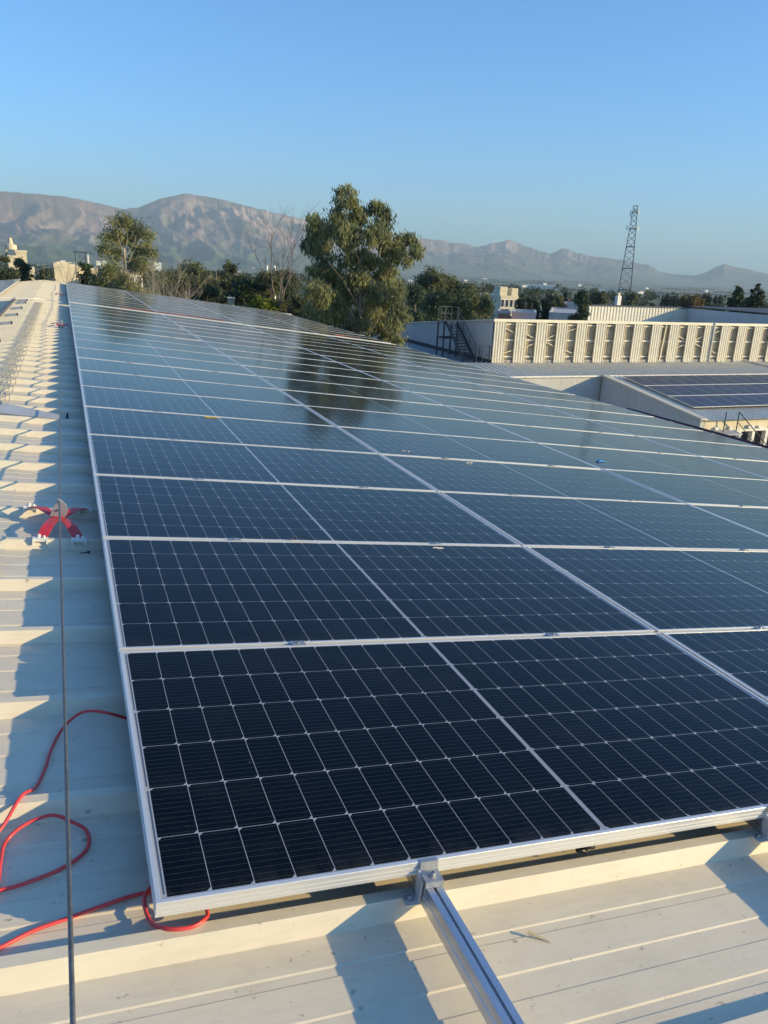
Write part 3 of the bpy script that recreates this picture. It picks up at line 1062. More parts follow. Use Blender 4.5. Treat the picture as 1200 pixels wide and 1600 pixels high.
# bare rail and short stubs on the left slope
t = empty('mounting_rail', mat=left_matrix(0.46, 22.1, -0.02))
mb = MB()
mb.box((-0.02, 0, -0.068), (0.02, 13.5, 0.0))
mb.build('rail_bar', M['darksteel'], t)  # shade on the rail's side put into the colour
tag(t, 'shade-darkened bare mounting rail on the left slope in front of the left panels', 'rail')
stub0 = None
for i, v in enumerate((11.0, 14.2, 16.1, 18.1, 20.0, 21.0)):
    if stub0 is None:
        stub0 = empty('rail_stub')
        mb = MB()
        mb.box((-0.13, -0.02, -0.05), (0.10, 0.02, 0.0))
        mb.build('stub_bar', M['galv'], stub0)
        mb = MB()
        mb.box((-0.15, -0.022, -0.052), (-0.13, 0.022, 0.002))
        mb.build('end_cap', M['black'], stub0)
        o = stub0
    else:
        o = copy_thing(stub0)
    o.matrix_world = left_matrix(0.26, round(v * 2) / 2 + 0.01, -0.038)
    tag(o, 'short grey rail stub with black cap, %s from the viewer on the left slope' % ORD[i], 'rail stub', 'rail stubs on the left slope')


# ------------------------------------------------------------------ small litter on the panels and roof
def litter(name, build, mat, uvn, rz, label, cat):
    mb = MB()
    build(mb)
    o = mb.build(name, mat)
    o.matrix_world = slope_matrix(*uvn) @ Matrix.Rotation(rz, 4, 'Z')
    tag(o, label, cat)


litter('cable_tag', lambda m: (m.box((-0.05, -0.012, 0), (0.05, 0.012, 0.004)), m.box((0.05, -0.004, 0), (0.09, 0.004, 0.003))), M['yellow'], (1.06, 5.69, 0.001), 0.1, 'small yellow tag lying on a panel seam', 'tag')
litter('plastic_scrap', lambda m: (m.prism([(-0.06, -0.02), (0.05, -0.025), (0.06, 0.01), (-0.02, 0.03), (-0.05, 0.012)], 0.008), m.box((-0.02, -0.012, 0.008), (0.02, 0.012, 0.016))), M['blue'], (4.84, 4.96, 0.001), 0.3, 'bright blue plastic scrap on the panels at the right', 'scrap')
litter('cable_tie', lambda m: m.tube([(-0.03, 0.0, 0.002), (0.0, 0.006, 0.002), (0.028, 0.002, 0.002), (0.032, -0.006, 0.002), (0.0, -0.008, 0.002), (-0.012, -0.004, 0.002)], 0.0018, 6), M['white'], (1.702, 2.225, 0.0), 0, 'white bent cable tie lying just below the second panel seam', 'cable tie')
litter('cable_tie', lambda m: m.tube([(-0.03, 0.0, 0.002), (0.0, 0.016, 0.002), (0.018, 0.002, 0.002), (0.022, -0.016, 0.002), (0.05, -0.008, 0.002)], 0.0022, 6), M['white'], (2.60, 4.78, 0.0), 0.4, 'white curled cable tie on the dark glass below the fourth seam', 'cable tie')
litter('cable_tie', lambda m: m.tube([(-0.03, 0.0, 0.002), (0.0, 0.01, 0.002), (0.028, 0.002, 0.002), (0.042, 0.006, 0.002)], 0.003, 6), M['white'], (3.07, 4.46, 0.0), 0.2, 'white cable tie resting beside the fourth panel seam', 'cable tie')
litter('short_cable', lambda m: m.tube([(-0.055, -0.01, 0.0), (-0.03, 0.012, 0.012), (0.01, 0.014, 0.016), (0.05, -0.004, 0.006), (0.065, -0.012, 0.0)], 0.0028, 8), M['black'], (0.952, 2.31, 0.004), 0.05, 'short black cable end poking up at the second panel seam', 'cable')
litter('screw', lambda m: (m.tube([(-0.024, -0.010, 0.004), (0.012, 0.002, 0.005)], [0.0015, 0.003], 8), m.tube([(0.012, 0.002, 0.005), (0.020, 0.005, 0.006)], 0.006, 8)), M['black'], (-0.068, 2.434, -0.130), 0, 'dark roofing screw lying on the shaded roof near the red anchor', 'screw')
litter('roof_clip', lambda m: (m.box((-0.008, -0.02, 0), (0.008, 0.02, 0.045)), m.box((-0.014, -0.02, 0), (0.014, 0.02, 0.006))), M['black'], (-0.126, 5.83, -0.130), 0, 'small black upright clip on the shaded roof by the rope', 'clip')
litter('dry_leaf', lambda m: m.prism([(-0.024, 0.010), (-0.018, 0.017), (-0.008, 0.011), (0.004, 0.0), (0.016, -0.010), (0.024, -0.022), (0.012, -0.012), (-0.004, -0.003), (-0.014, 0.006)], 0.002, Matrix.Rotation(0.25, 4, 'X')), M['leaf_dry'], (0.852, -0.150, -0.124), 0, 'curled dry leaf on the roof right of the near rail', 'leaf')
t = empty('cable_connector', mat=slope_matrix(1.085, 0.035, -0.060))
mb = MB()
mb.tube([(-0.10, 0.06, 0.02), (-0.05, 0.02, 0.006), (0, 0.0, 0.0), (0.016, -0.002, 0.0)], 0.0045, 8)
mb.tube([(0.016, -0.002, 0.0), (0.044, -0.004, -0.002)], 0.0095, 10)
mb.build('plug', M['black'], t, smooth=True)
mb = MB()
mb.tube([(0.0, 0.004, -0.014), (0.030, 0.0, -0.022)], 0.007, 10)
mb.build('socket', M['black'], t, smooth=True)
tag(t, 'black cable connector hanging below the near panel edge', 'connector')

# ------------------------------------------------------------------ neighbouring sheds on the right
def corrugated(mb, origin, along, up, length, height, pitch, depth, out, duty=0.5, slope=0.12):
    """trapezoid sheet: ribs run along 'up', repeat along 'along', stand out by 'depth' along 'out'"""
    origin, along, up, out = Vector(origin), Vector(along).normalized(), Vector(up), Vector(out).normalized()
    pts = []
    x = 0.0
    s = pitch * slope
    a = pitch * duty
    while x < length:
        for dx, d in ((0, 0), (s, depth), (a, depth), (a + s, 0)):
            if x + dx <= length + 1e-6: pts.append((x + dx, d))
        x += pitch
    if pts[-1][0] < length: pts.append((length, pts[-1][1]))
    vs = []
    for x, d in pts:
        q = origin + along * x + out * d
        vs += [q, q + up * height] if not callable(height) else [q, q + up * height(x)]
    fs = [(2 * i, 2 * i + 2, 2 * i + 3, 2 * i + 1) for i in range(len(pts) - 1)]
    mb.add(vs, fs)


def part(mb, name, mat, root, **kw):
    iv = root.matrix_world.inverted() if root.matrix_world != Matrix.Identity(4) else Matrix.Translation(-root.location)
    mb.v = [tuple(Vector(q) - root.location) for q in mb.v]
    return mb.build(name, mat, root, **kw)


LX, LY, LZ0, LZ1 = 23.25, 40.0, 4.97, 7.50
shed = tag(empty('sawtooth_shed', (LX, LY, 0)), 'cream louvred shed with upright cladding strips and open bays facing the panels', 'building')
LXE = 60.0
# side wall (falls away behind), seen in shade
mb = MB()
depthY = 32.0
fall = (7.50 - 6.17) / 14.3
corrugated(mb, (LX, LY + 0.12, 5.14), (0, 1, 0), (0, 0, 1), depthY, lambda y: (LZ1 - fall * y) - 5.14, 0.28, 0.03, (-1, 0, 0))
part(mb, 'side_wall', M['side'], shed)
mb = MB()
mb.box((LX + 0.02, LY + 0.1, 0.0), (LX + 0.2, LY + depthY, 5.14))
part(mb, 'base_wall', M['darkstrip'], shed)
mb = MB()
mb.add([(LX - 0.12, LY - 0.03, LZ1 + 0.005), (LXE, LY - 0.03, LZ1 + 0.005), (LXE, LY + depthY, LZ1 - fall * depthY), (LX - 0.12, LY + depthY, LZ1 - fall * depthY),
        (LX - 0.12, LY - 0.03, LZ1 - 0.06), (LXE, LY - 0.03, LZ1 - 0.06), (LXE, LY + depthY, LZ1 - fall * depthY - 0.06), (LX - 0.12, LY + depthY, LZ1 - fall * depthY - 0.06)],
       [(0, 1, 2, 3), (7, 6, 5, 4), (0, 3, 7, 4), (0, 4, 5, 1)])
part(mb, 'roof', M['far_roof'], shed)
# fascia, back sheets, rails, strips
mb = MB()
mb.box((LX - 0.08, LY - 0.10, LZ1 - 0.14), (LXE, LY - 0.032, LZ1 + 0.03))
part(mb, 'fascia', M['clad'], shed)
mb = MB()
corrugated(mb, (LX + 0.1, LY + 0.16, LZ0 - 0.2), (1, 0, 0), (0, 0, 1), LXE - LX - 0.2, 2.62, 0.13, 0.022, (0, -1, 0))
part(mb, 'rear_sheet', M['beige_sheet'], shed)
mb = MB()
mb.box((LX + 0.05, LY + 0.03, LZ0 - 1.5), (LXE, LY + 0.09, LZ0 + 0.16))
part(mb, 'sill_wall', M['concrete'], shed)
for z in (5.32, 6.30, 7.22):
    mb = MB()
    mb.box((LX + 0.1, LY + 0.095, z - 0.04), (LXE, LY + 0.13, z + 0.04))
    part(mb, 'cross_rail', M['clad'], shed)
PER_L = 1.436
JOINT = 39.75
nb = 0
x = LX
widths = []
i = 0
while x < LXE - 1.2:
    wst = 0.76
    shift = 0.0
    if x > JOINT - 0.9 and x < JOINT + 0.6: pass
    mb = MB()
    corrugated(mb, (x, LY - 0.02, LZ0 - 0.08), (1, 0, 0), (0, 0, 1), wst, LZ1 - LZ0 - 0.02, 0.178, 0.05, (0, -1, 0), 0.52)
    mb.box((x, LY - 0.015, LZ0 - 0.08), (x + wst, LY + 0.0, LZ1 - 0.10))
    part(mb, 'cladding_strip', M['clad'], shed)
    x += PER_L
    i += 1
BR = [(0, 'v'), (1, '>'), (2, '<'), (3, 'v2'), (8, 'd'), (9, '>'), (10, '<'), (11, 'v2'), (15, '>'), (16, '<'), (18, '>')]
for k, kind in BR:
    xo = LX + 0.80 + k * PER_L
    xa, xb = xo - 0.1, xo + 0.66
    y = LY + 0.06
    BK = {'v': ((7.02, 6.72), (5.50, 5.72)), '>': ((6.70, 6.40), (5.85, 6.12)), '<': ((6.36, 6.64), (6.22, 5.95)), 'v2': ((6.80, 7.04), (5.74, 5.52))}
    if kind in BK:
        for za, zb_ in BK[kind]:
            mb = MB()
            mb.bar((xa, y, za), (xb, y, zb_), 0.05)
            part(mb, 'brace', M['cream'], shed)
    else:
        mb = MB()
        mb.bar((xo + 0.2, y, 5.0), (xo + 0.38, y, 7.35), 0.09)
        part(mb, 'brace', M['cream'], shed)
mb = MB()
mb.box((JOINT - 0.04, LY - 0.16, LZ0 - 0.1), (JOINT + 0.05, LY + 0.1, LZ1 + 0.06))
part(mb, 'joint_pipe', M['greywall'], shed)

# low ribbed roof in front of the louvres
low = tag(empty('low_roof_building', (30, 38, 0)), 'low building with finely ribbed pale roof in front of the louvred shed', 'building')
mb = MB()
E0 = Vector((21.4, 36.5, 4.655))
upv = Vector((0, 3.5, 0.31)).normalized()
corrugated(mb, E0, (1, 0, 0), upv, 40.0, 3.50, 0.36, 0.052, (0, -upv.z, upv.y), 0.14, 0.05)
part(mb, 'roof', M['far_roof'], low)
mb = MB()
mb.box((21.4, 36.44, 4.585), (61.0, 36.49, 4.675))
part(mb, 'eave_flashing', M['white'], low)
mb = MB()
mb.box((21.5, 36.55, 0), (61.0, 39.9, 4.60))
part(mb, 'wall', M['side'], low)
mb = MB()
mb.bar((43.5, 36.6, 4.74), (42.8, 39.9, 5.06), 0.06, 0.12)
part(mb, 'joint_flashing', M['greywall'], low)

# walkway roof beside the side wall
wk = tag(empty('walkway_roof', (22, 50, 0)), 'flat dark walkway roof under the external metal stair', 'roof')
mb = MB()
mb.box((18.0, 40.0, 4.2), (23.2, 72.0, 4.90))
part(mb, 'roof_deck', M['concrete'], wk)
mb = MB()
mb.box((18.0, 39.96, 4.90), (18.15, 72.0, 5.05))
part(mb, 'parapet', M['greywall'], wk)
mb = MB()
mb.box((18.2, 40.5, 0), (23.0, 71.8, 4.2))
part(mb, 'wall', M['terracotta'], wk)

# external stair, its shade put into the dark colour of the steel
M['olivesteel'] = simple('darkened_olive_steel', (0.12, 0.12, 0.10), 0.6)  # landing rail toned down like the rest of the shaded stair
st = tag(empty('external_stair', (22.6, 43, 4.9)), 'shade-darkened steel external stair climbing the shaded side wall to a railed landing', 'stair')
SY0, SY1, SZ0, SZ1 = 40.95, 43.75, 4.92, 7.06
sx0, sx1 = 21.92, 22.68
for sx in (sx0, sx1):
    mb = MB()
    mb.bar((sx, SY0, SZ0 + 0.05), (sx, SY1, SZ1), 0.05, 0.24)
    part(mb, 'stringer', M['darksteel'], st)
for i in range(13):
    t = (i + 0.6) / 13.0
    y, z = SY0 + (SY1 - SY0) * t, SZ0 + (SZ1 - SZ0) * t + 0.04
    mb = MB()
    mb.box((sx0 + 0.03, y - 0.14, z - 0.02), (sx1 - 0.03, y + 0.14, z + 0.02))
    part(mb, 'tread', M['darksteel'], st)
for sx in (sx0, sx1):
    mb = MB()
    mb.tube([(sx, SY0, SZ0 + 0.9), (sx, SY1, SZ1 + 0.85)], 0.022, 6)
    mb.tube([(sx, SY0, SZ0 + 0.5), (sx, SY1, SZ1 + 0.43)], 0.016, 6)
    for t in (0, 0.33, 0.66, 1):
        y, z = SY0 + (SY1 - SY0) * t, SZ0 + (SZ1 - SZ0) * t
        mb.tube([(sx, y, z), (sx, y, z + 0.87)], 0.018, 6)
    part(mb, 'handrail', M['darksteel'], st)
mb = MB()
mb.box((21.82, SY1, SZ1 - 0.05), (22.8, SY1 + 1.0, SZ1 + 0.0))
part(mb, 'landing', M['darksteel'], st)
mb = MB()
for (x, y) in ((21.85, SY1), (22.77, SY1), (21.85, SY1 + 1.0), (22.77, SY1 + 1.0), (22.3, SY1 + 1.0), (21.85, SY1 + 0.65)):
    mb.tube([(x, y, SZ1), (x, y, SZ1 + 0.85)], 0.018, 6)
for z in (0.43, 0.85):
    mb.tube([(21.85, SY1, SZ1 + z), (21.85, SY1 + 1.0, SZ1 + z), (22.77, SY1 + 1.0, SZ1 + z), (22.77, SY1, SZ1 + z)], 0.022, 6)
part(mb, 'landing_rail', M['olivesteel'], st)
for (x, y) in ((21.85, SY1 + 0.05), (21.85, SY1 + 0.95), (22.77, SY1 + 0.05), (22.77, SY1 + 0.95)):
    mb = MB()
    mb.box((x - 0.04, y - 0.04, 4.9), (x + 0.04, y + 0.04, SZ1 - 0.05))
    part(mb, 'post', M['darksteel'], st)
mb = MB()
mb.box((21.87, SY1 + 0.07, 6.0), (22.75, SY1 + 0.13, 6.08))
mb.box((21.87, SY1 + 0.9, 6.0), (22.75, SY1 + 0.96, 6.08))
mb.box((21.82, SY1 + 0.1, 6.0), (21.88, SY1 + 0.9, 6.08))
part(mb, 'cross_beam', M['darksteel'], st)
gr = tag(empty('guard_rail', (22.9, 40.3, 4.9)), 'dark pipe guard rail at the foot of the external stair', 'guard rail')
mb = MB()
for (x, y) in ((22.95, 41.0), (22.3, 40.15), (23.15, 40.15), (22.72, 40.15)):
    mb.tube([(x, y, 4.9), (x, y, 5.95)], 0.025, 6)
part(mb, 'post', M['darksteel'], gr)
mb = MB()
for z in (5.40, 5.93):
    mb.tube([(22.3, 40.15, z), (23.15, 40.15, z)], 0.022, 6)
part(mb, 'rail_bar', M['darksteel'], gr)

# building with its own panels, roof falling towards us
BX, BY1, BZ1, BY0 = 28.67, 36.4, 4.63, 28.3
slB = 0.12358
BZ0 = BZ1 - slB * (BY1 - BY0)
bb_ = tag(empty('workshop_building', (32, 32, 0)), 'low workshop with shaded grey side wall and three panel rows on its roof', 'building')
mb = MB()
upb = Vector((0, 1, slB)).normalized()
corrugated(mb, (BX + 0.1, BY0 - 0.15, BZ0 - 0.02), (1, 0, 0), upb, 30, (BY1 - BY0 + 0.1) / upb.y, 0.32, 0.045, (0, -upb.z, upb.y), 0.14, 0.05)
part(mb, 'roof', M['far_roof'], bb_)
mb = MB()
mb.add([(BX, BY0, 0), (BX, BY1, 0), (BX, BY1, BZ1), (BX, BY0, BZ0), (BX + 0.25, BY0, 0), (BX + 0.25, BY1, 0), (BX + 0.25, BY1, BZ1), (BX + 0.25, BY0, BZ0)],
       [(0, 3, 2, 1), (4, 5, 6, 7), (3, 7, 6, 2), (0, 4, 7, 3)])
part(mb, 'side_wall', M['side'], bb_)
mb = MB()
mb.bar((BX + 0.13, BY0 - 0.1, BZ0 + 0.03), (BX + 0.13, BY1, BZ1 + 0.04), 0.42, 0.10)
part(mb, 'verge_trim', M['rooftrim'], bb_)
mb = MB()
mb.box((BX + 0.3, BY0 + 0.1, 3.02), (58, BY0 + 0.35, BZ0 - 0.04))
part(mb, 'front_wall', M['cream'], bb_)
mb = MB()
mb.box((BX + 0.3, BY0 + 0.1, 0), (58, BY0 + 0.35, 1.9))
part(mb, 'lower_wall', M['cream'], bb_)
mb = MB()
mb.box((BX + 0.3, BY0 + 0.30, 1.9), (58, BY0 + 0.34, 3.02))
part(mb, 'window_band', M['window'], bb_)
for i in range(16):
    x = 30.5 + i * 0.92
    mb = MB()
    mb.box((x - 0.09, BY0 + 0.04, 1.9), (x + 0.09, BY0 + 0.29, 2.94))
    part(mb, 'window_mullion', M['white'], bb_)
mb = MB()
mb.box((30.2, BY0 + 0.04, 2.942), (58, BY0 + 0.29, 3.06))
part(mb, 'window_head', M['white'], bb_)
mb = MB()
mb.box((BX + 0.35, BY0 - 0.9, 3.0), (30.6, BY0 + 0.05, 3.06))
part(mb, 'canopy', M['greywall'], bb_)
rnd = random.Random(4)
for i in range(16):
    x = 29.8 + i * 0.95 + rnd.uniform(-0.2, 0.2)
    mb = MB()
    mb.box((x, BY0 - 0.02, 3.10), (x + rnd.uniform(0.2, 0.45), BY0 + 0.098, 3.10 + rnd.uniform(0.08, 0.2)))
    part(mb, 'wall_patch', M['white'], bb_)

# its panels: portrait, three rows
pb = None
bn = Vector((0, -upb.z, upb.y))
RB = Matrix.Rotation(math.atan(slB), 4, 'X')
M['pv_far'] = simple('far_panel_glass', (0.035, 0.045, 0.07), 0.4, 0, 0.3, 0.5)
ROWN = ['upper row', 'middle row', 'lower row']
for r in range(3):
    y0 = 35.83 - (r + 1) * 2.01
    for c in range(11):
        if pb is None:
            pb = empty('solar_panel')
            mb = MB()
            for lo, hi in (((0, 0, -0.035), (1.03, 0.03, 0)), ((0, 1.96, -0.035), (1.03, 1.99, 0)), ((0, 0.0302, -0.035), (0.006, 1.9598, 0)), ((1.024, 0.0302, -0.035), (1.03, 1.9598, 0))):
                mb.box(lo, hi)
            mb.build('frame', M['alu'], pb)
            mb = MB()
            mb.box((0.0062, 0.0302, -0.02), (1.0238, 1.9598, -0.006))
            mb.build('glass', M['pv_far'], pb)
            o = pb
        else:
            o = copy_thing(pb)
        o.matrix_world = Matrix.Translation(Vector((29.55 + c * 1.036, y0, BZ1 - slB * (BY1 - y0) + 0.17))) @ RB
        tag(o, 'solar panel on the workshop roof, %s, %s from its left end' % (ROWN[r], ORD[c]), 'solar panel', 'solar panels on the workshop roof')
# roof-edge handrail nearer to us
hr = tag(empty('stair_handrail', (30, 28, 2.4)), 'thin dark pipe handrail descending in front of the workshop windows', 'handrail')
mb = MB()
mb.tube([(29.83, 27.9, 2.0), (29.83, 27.9, 4.08)], 0.03, 6)
part(mb, 'post', M['darksteel'], hr)
mb = MB()
mb.tube([(30.66, 27.9, 2.0), (30.66, 27.9, 4.07)], 0.03, 6)
part(mb, 'post', M['darksteel'], hr)
mb = MB()
mb.tube([(30.66, 27.9, 4.05), (32.8, 27.9, 2.35), (33.6, 27.9, 1.7)], 0.028, 6)
mb.tube([(30.66, 27.9, 3.55), (32.6, 27.9, 1.95)], 0.02, 6)
part(mb, 'rail_bar', M['darksteel'], hr)

# third shed behind: white ribbed gable with the shaded return
sh = tag(empty('rear_shed', (58, 70, 0)), 'white corrugated shed behind the louvred one with a dark roof line', 'building')
mb = MB()
corrugated(mb, (51.35, 70, 3.0), (1, 0, 0), (0, 0, 1), 13.0, 4.05, 0.40, 0.06, (0, -1, 0))
part(mb, 'front_wall', M['clad'], sh)
mb = MB()
mb.add([(64.35, 40.5, 2.0), (64.35, 69.93, 2.0), (64.35, 69.93, 7.08), (64.35, 40.5, 7.25)], [(0, 3, 2, 1)])
mb.add([(64.55, 40.5, 2.0), (64.55, 69.93, 2.0), (64.55, 69.93, 7.08), (64.55, 40.5, 7.25)], [(0, 1, 2, 3)])
part(mb, 'return_wall', M['side'], sh)
mb = MB()
mb.box((51.2, 69.9, 7.05), (64.6, 71.2, 7.16))
mb.box((64.3, 40.5, 7.26), (80, 69.89, 7.34))
part(mb, 'roof', M['darkstrip'], sh)
mb = MB()
mb.box((51.4, 70.2, 0), (64.2, 71.1, 7.04))
part(mb, 'wall', M['side'], sh)

# ------------------------------------------------------------------ lattice mast
D = 250.0
mb0 = at(975, 470, D)
mast = tag(empty('lattice_mast', (mb0.x, mb0.y, -6)), 'tall grey lattice telecom mast rising above the plain', 'mast')
top_z = 29.4


def leg_pt(sx, sy, z):
    t = (z + 0) / top_z
    hw = 2.9 * (1 - t) + 0.62 * t if t < 0.93 else 0.62
    return Vector((mb0.x + sx * hw, mb0.y + sy * hw, z))


mb0.x, mb0.y = (153.9, 195.6)
mast.location = (153.9, 195.6, 0)
rot45 = Matrix.Rotation(R(-38), 4, 'Z')


def MP(sx, sy, z):
    t = z / top_z
    hw = 2.05 * (1 - t) + 0.55 * t
    q = rot45 @ Vector((sx * hw, sy * hw, 0))
    return Vector((153.9 + q.x, 195.6 + q.y, z))


M['maststeel'] = simple('weathered_mast_steel', (0.13, 0.14, 0.155), 0.6)
for sx, sy in ((-1, -1), (1, -1), (1, 1), (-1, 1)):
    mb = MB()
    mb.tube([MP(sx, sy, 0), MP(sx, sy, 14), MP(sx, sy, top_z)], [0.17, 0.13, 0.09], 6)
    part(mb, 'leg', M['maststeel'], mast)
zs = [0.0]
while zs[-1] < top_z - 1.2:
    zs.append(zs[-1] + 2.6 - 1.3 * zs[-1] / top_z)
mb = MB()
for z0_, z1_ in zip(zs, zs[1:]):
    cs = [(-1, -1), (1, -1), (1, 1), (-1, 1)]
    for k in range(4):
        a_, b_ = cs[k], cs[(k + 1) % 4]
        mb.bar(MP(*a_, z0_), MP(*b_, z1_), 0.075)
        mb.bar(MP(*b_, z0_), MP(*a_, z1_), 0.075)
part(mb, 'lattice', M['maststeel'], mast)
mb = MB()
for z in [6.3, 12.3, 18.3, 23.2]:
    cs = [(-1, -1), (1, -1), (1, 1), (-1, 1)]
    for k in range(4):
        mb.bar(MP(*cs[k], z), MP(*cs[(k + 1) % 4], z), 0.2)
part(mb, 'ring_beam', M['maststeel'], mast)
for (z, sx) in ((23.4, -1.9), (23.4, 1.6), (27.6, -1.7), (27.8, 1.7), (26.9, -1.6)):
    mb = MB()
    c = MP(sx, -1.0, z)
    mb.box((c.x - 0.13, c.y - 0.1, c.z - 0.6), (c.x + 0.13, c.y + 0.1, c.z + 0.6))
    mb.bar(c, MP(1 if sx > 0 else -1, -1, z), 0.08)
    part(mb, 'antenna', M['white'], mast)
mb = MB()
for z in (top_z, top_z - 1.7, top_z - 0.02):
    cs = [(-1.15, -1.15), (1.15, -1.15), (1.15, 1.15), (-1.15, 1.15)]
    for k in range(4):
        mb.bar(MP(*cs[k], z), MP(*cs[(k + 1) % 4], z), 0.12)
mb.lathe([(0.05, 0), (0.4, 0.25), (0.42, 0.3)], MP(0, 0, top_z - 1.3), 12)
part(mb, 'top_cage', M['darksteel'], mast)
kb = tag(empty('equipment_box', (0, 0, 0)), 'small white box with cap at the foot of the mast', 'equipment box')
c = at(966.5, 463, 100)
kb.location = (c.x, c.y, 0)
mb = MB()
mb.box((c.x - 0.26, c.y - 0.25, 0), (c.x + 0.26, c.y + 0.25, at(966, 462, 100).z))
part(mb, 'cabinet', M['white'], kb)
mb = MB()
mb.box((c.x - 0.14, c.y - 0.12, at(966, 462, 100).z), (c.x + 0.14, c.y + 0.12, at(966, 457, 100).z))
part(mb, 'cap', M['cream'], kb)


# ------------------------------------------------------------------ town buildings
def block(name, label, x0, x1, ytop, D, wall, depth=10.0, ybot=None, rot=0.0, storeys=0, nwin=0, roofbits=(), cat='building', parapet=0.4, roof=None):
    a, b_ = at(x0, ytop, D), at(x1, ytop, D)
    c = (a + b_) / 2
    wdt = (Vector((a.x, a.y)) - Vector((b_.x, b_.y))).length
    zt = c.z
    z0 = ground_z(D)
    root = tag(empty(name, (c.x, c.y, z0)), label, cat)
    ang = math.atan2(b_.y - a.y, b_.x - a.x) + rot
    root.rotation_euler = (0, 0, ang)
    h = zt - z0
    mb = MB()
    mb.box((-wdt / 2, 0, -3.0), (wdt / 2, depth, h - parapet))
    mb.build('wall', wall, root)
    mb = MB()
    t = 0.25
    mb.box((-wdt / 2 - 0.05, -0.05, h - parapet), (wdt / 2 + 0.05, t, h))
    mb.box((-wdt / 2 - 0.05, depth - t, h - parapet), (wdt / 2 + 0.05, depth + 0.05, h))
    mb.box((-wdt / 2 - 0.05, t, h - parapet), (-wdt / 2 + t, depth - t, h))
    mb.box((wdt / 2 - t, t, h - parapet), (wdt / 2 + 0.05, depth - t, h))
    mb.build('parapet', roof or wall, root)
    for s in range(storeys):
        for k in range(nwin):
            x = -wdt / 2 + wdt * (k + 0.5) / nwin
            z = h - parapet - 1.0 - s * 3.0
            if z - 0.7 < 0: continue
            ww = min(0.6, wdt / nwin * 0.28)
            mb = MB()
            mb.box((x - ww - 0.1, -0.06, z - 0.8), (x + ww + 0.1, -0.003, z + 0.7))
            fr = mb.build('window', M['white'], root)
            mb = MB()
            mb.box((x - ww, -0.09, z - 0.7), (x + ww, -0.063, z + 0.6))
            mb.build('pane', M['window'], fr)
    for (fx, fw, fh, fd) in roofbits:
        mb = MB()
        mb.box((fx * wdt - fw / 2, 1.0, h - parapet), (fx * wdt + fw / 2, 1.0 + fd, h + fh))
        mb.build('stair_head', wall, root)
    return root


block('apartment_building', 'cream apartment block with three storeys and small roof towers beyond the louvred shed', 781, 812, 462, 160, M['cream'], 12, rot=R(28), storeys=3, nwin=4,
      roofbits=((-0.22, 1.6, 1.6, 2.5), (0.42, 1.4, 1.4, 2.0)))
block('grey_building', 'pale grey block just left of the cream apartment block', 757, 781, 463, 190, M['greywall'], 10, storeys=2, nwin=3, roofbits=((0.2, 1.0, 1.6, 1.0),))
block('white_building', 'small white flat-roofed house between the cypresses', 853, 871, 481, 150, M['cream'], 6, rot=R(20), storeys=1, nwin=3)
block('flat_roof_building', 'wide low grey flat roof behind the louvred shed', 858, 915, 489, 120, M['greywall'], 18, parapet=0.2)
block('grey_house', 'grey house with shaded wall left of the dark tree', 882, 904, 474, 170, M['greywall'], 9, storeys=1, nwin=2)
block('red_roof_house', 'small house with reddish wall above the grey house', 888, 905, 469, 210, M['terracotta'], 8)
block('long_building', 'long distant building with a pale flat roof under the cypress tops', 862, 886, 461, 330, M['cream'], 10, parapet=0.6, roof=M['white'])
block('low_house', 'low white house at the foot of the cream apartment block', 800, 838, 487, 110, M['side'], 7)
block('low_house', 'dark roofed low building in front of the apartment block', 778, 798, 486, 105, M['terracotta'], 6, parapet=0.3, roof=M['greywall'])
block('greenhouse', 'long pale greenhouse strip in the plain right of the mast', 992, 1062, 471, 420, M['side'], 14, parapet=0.5, roof=M['white'])
block('farm_shed', 'low distant farm shed right of the greenhouse', 1062, 1112, 474, 330, M['terracotta'], 10)
block('greenhouse', 'thin white greenhouse line far out in the plain', 823, 874, 445.5, 2300, M['white'], 60, parapet=2)
block('greenhouse', 'thin white greenhouse left of the lattice mast foot', 928, 962, 453, 1700, M['white'], 50, parapet=2)
# left side
block('white_tower_building', 'tall cream silo block with a yellowish tower on top at the far left', 24, 41, 391, 72, M['cream'], 3.0, parapet=0.2)
rt = block('silo_base_building', 'lower cream block attached left of the silo block', 12, 24, 399, 72, M['cream'], 3.0, parapet=0.2)
tw = tag(empty('rooftop_tank', at(18, 399, 73.0)), 'small yellowish tank on legs above the lower cream block', 'tank')
tw.location.z = at(18, 399, 73).z - 0.25
mb = MB()
for sx in (-0.3, 0.3):
    for sy in (-0.3, 0.3):
        mb.box((sx - 0.05, sy - 0.05, 0), (sx + 0.05, sy + 0.05, 0.7))
mb.build('legs', M['cream'], tw)
mb = MB()
mb.lathe([(0.42, 0.7), (0.45, 0.75), (0.45, 1.05), (0.2, 1.15), (0.14, 1.5), (0.1, 1.6)], (0, 0, 0), 14)
mb.build('tank', M['cream'], tw)
block('long_building', 'long cream factory wall beyond the end of the roof', 84, 121, 412, 92, M['cream'], 14, storeys=1, nwin=0)
block('long_building', 'cream annexe behind the small steel tower', 123, 152, 419, 95, M['cream'], 10, storeys=1, nwin=3)
block('low_house', 'small cream building between the silo block and the pine', 40, 53, 418, 80, M['cream'], 8)
block('low_house', 'white house half hidden by the left eucalyptus', 200, 222, 420, 85, M['cream'], 6, storeys=1, nwin=2)
block('low_house', 'white house seen through the dead branches', 290, 306, 441, 95, M['cream'], 6, storeys=1, nwin=3)
block('low_house', 'small cream roof peeping out above the far panel edge', 356, 366, 466, 62, M['cream'], 2, parapet=0.15)
block('white_building', 'white flat roof in the trees left of the bare tree', 366, 378, 424, 210, M['side'], 8)
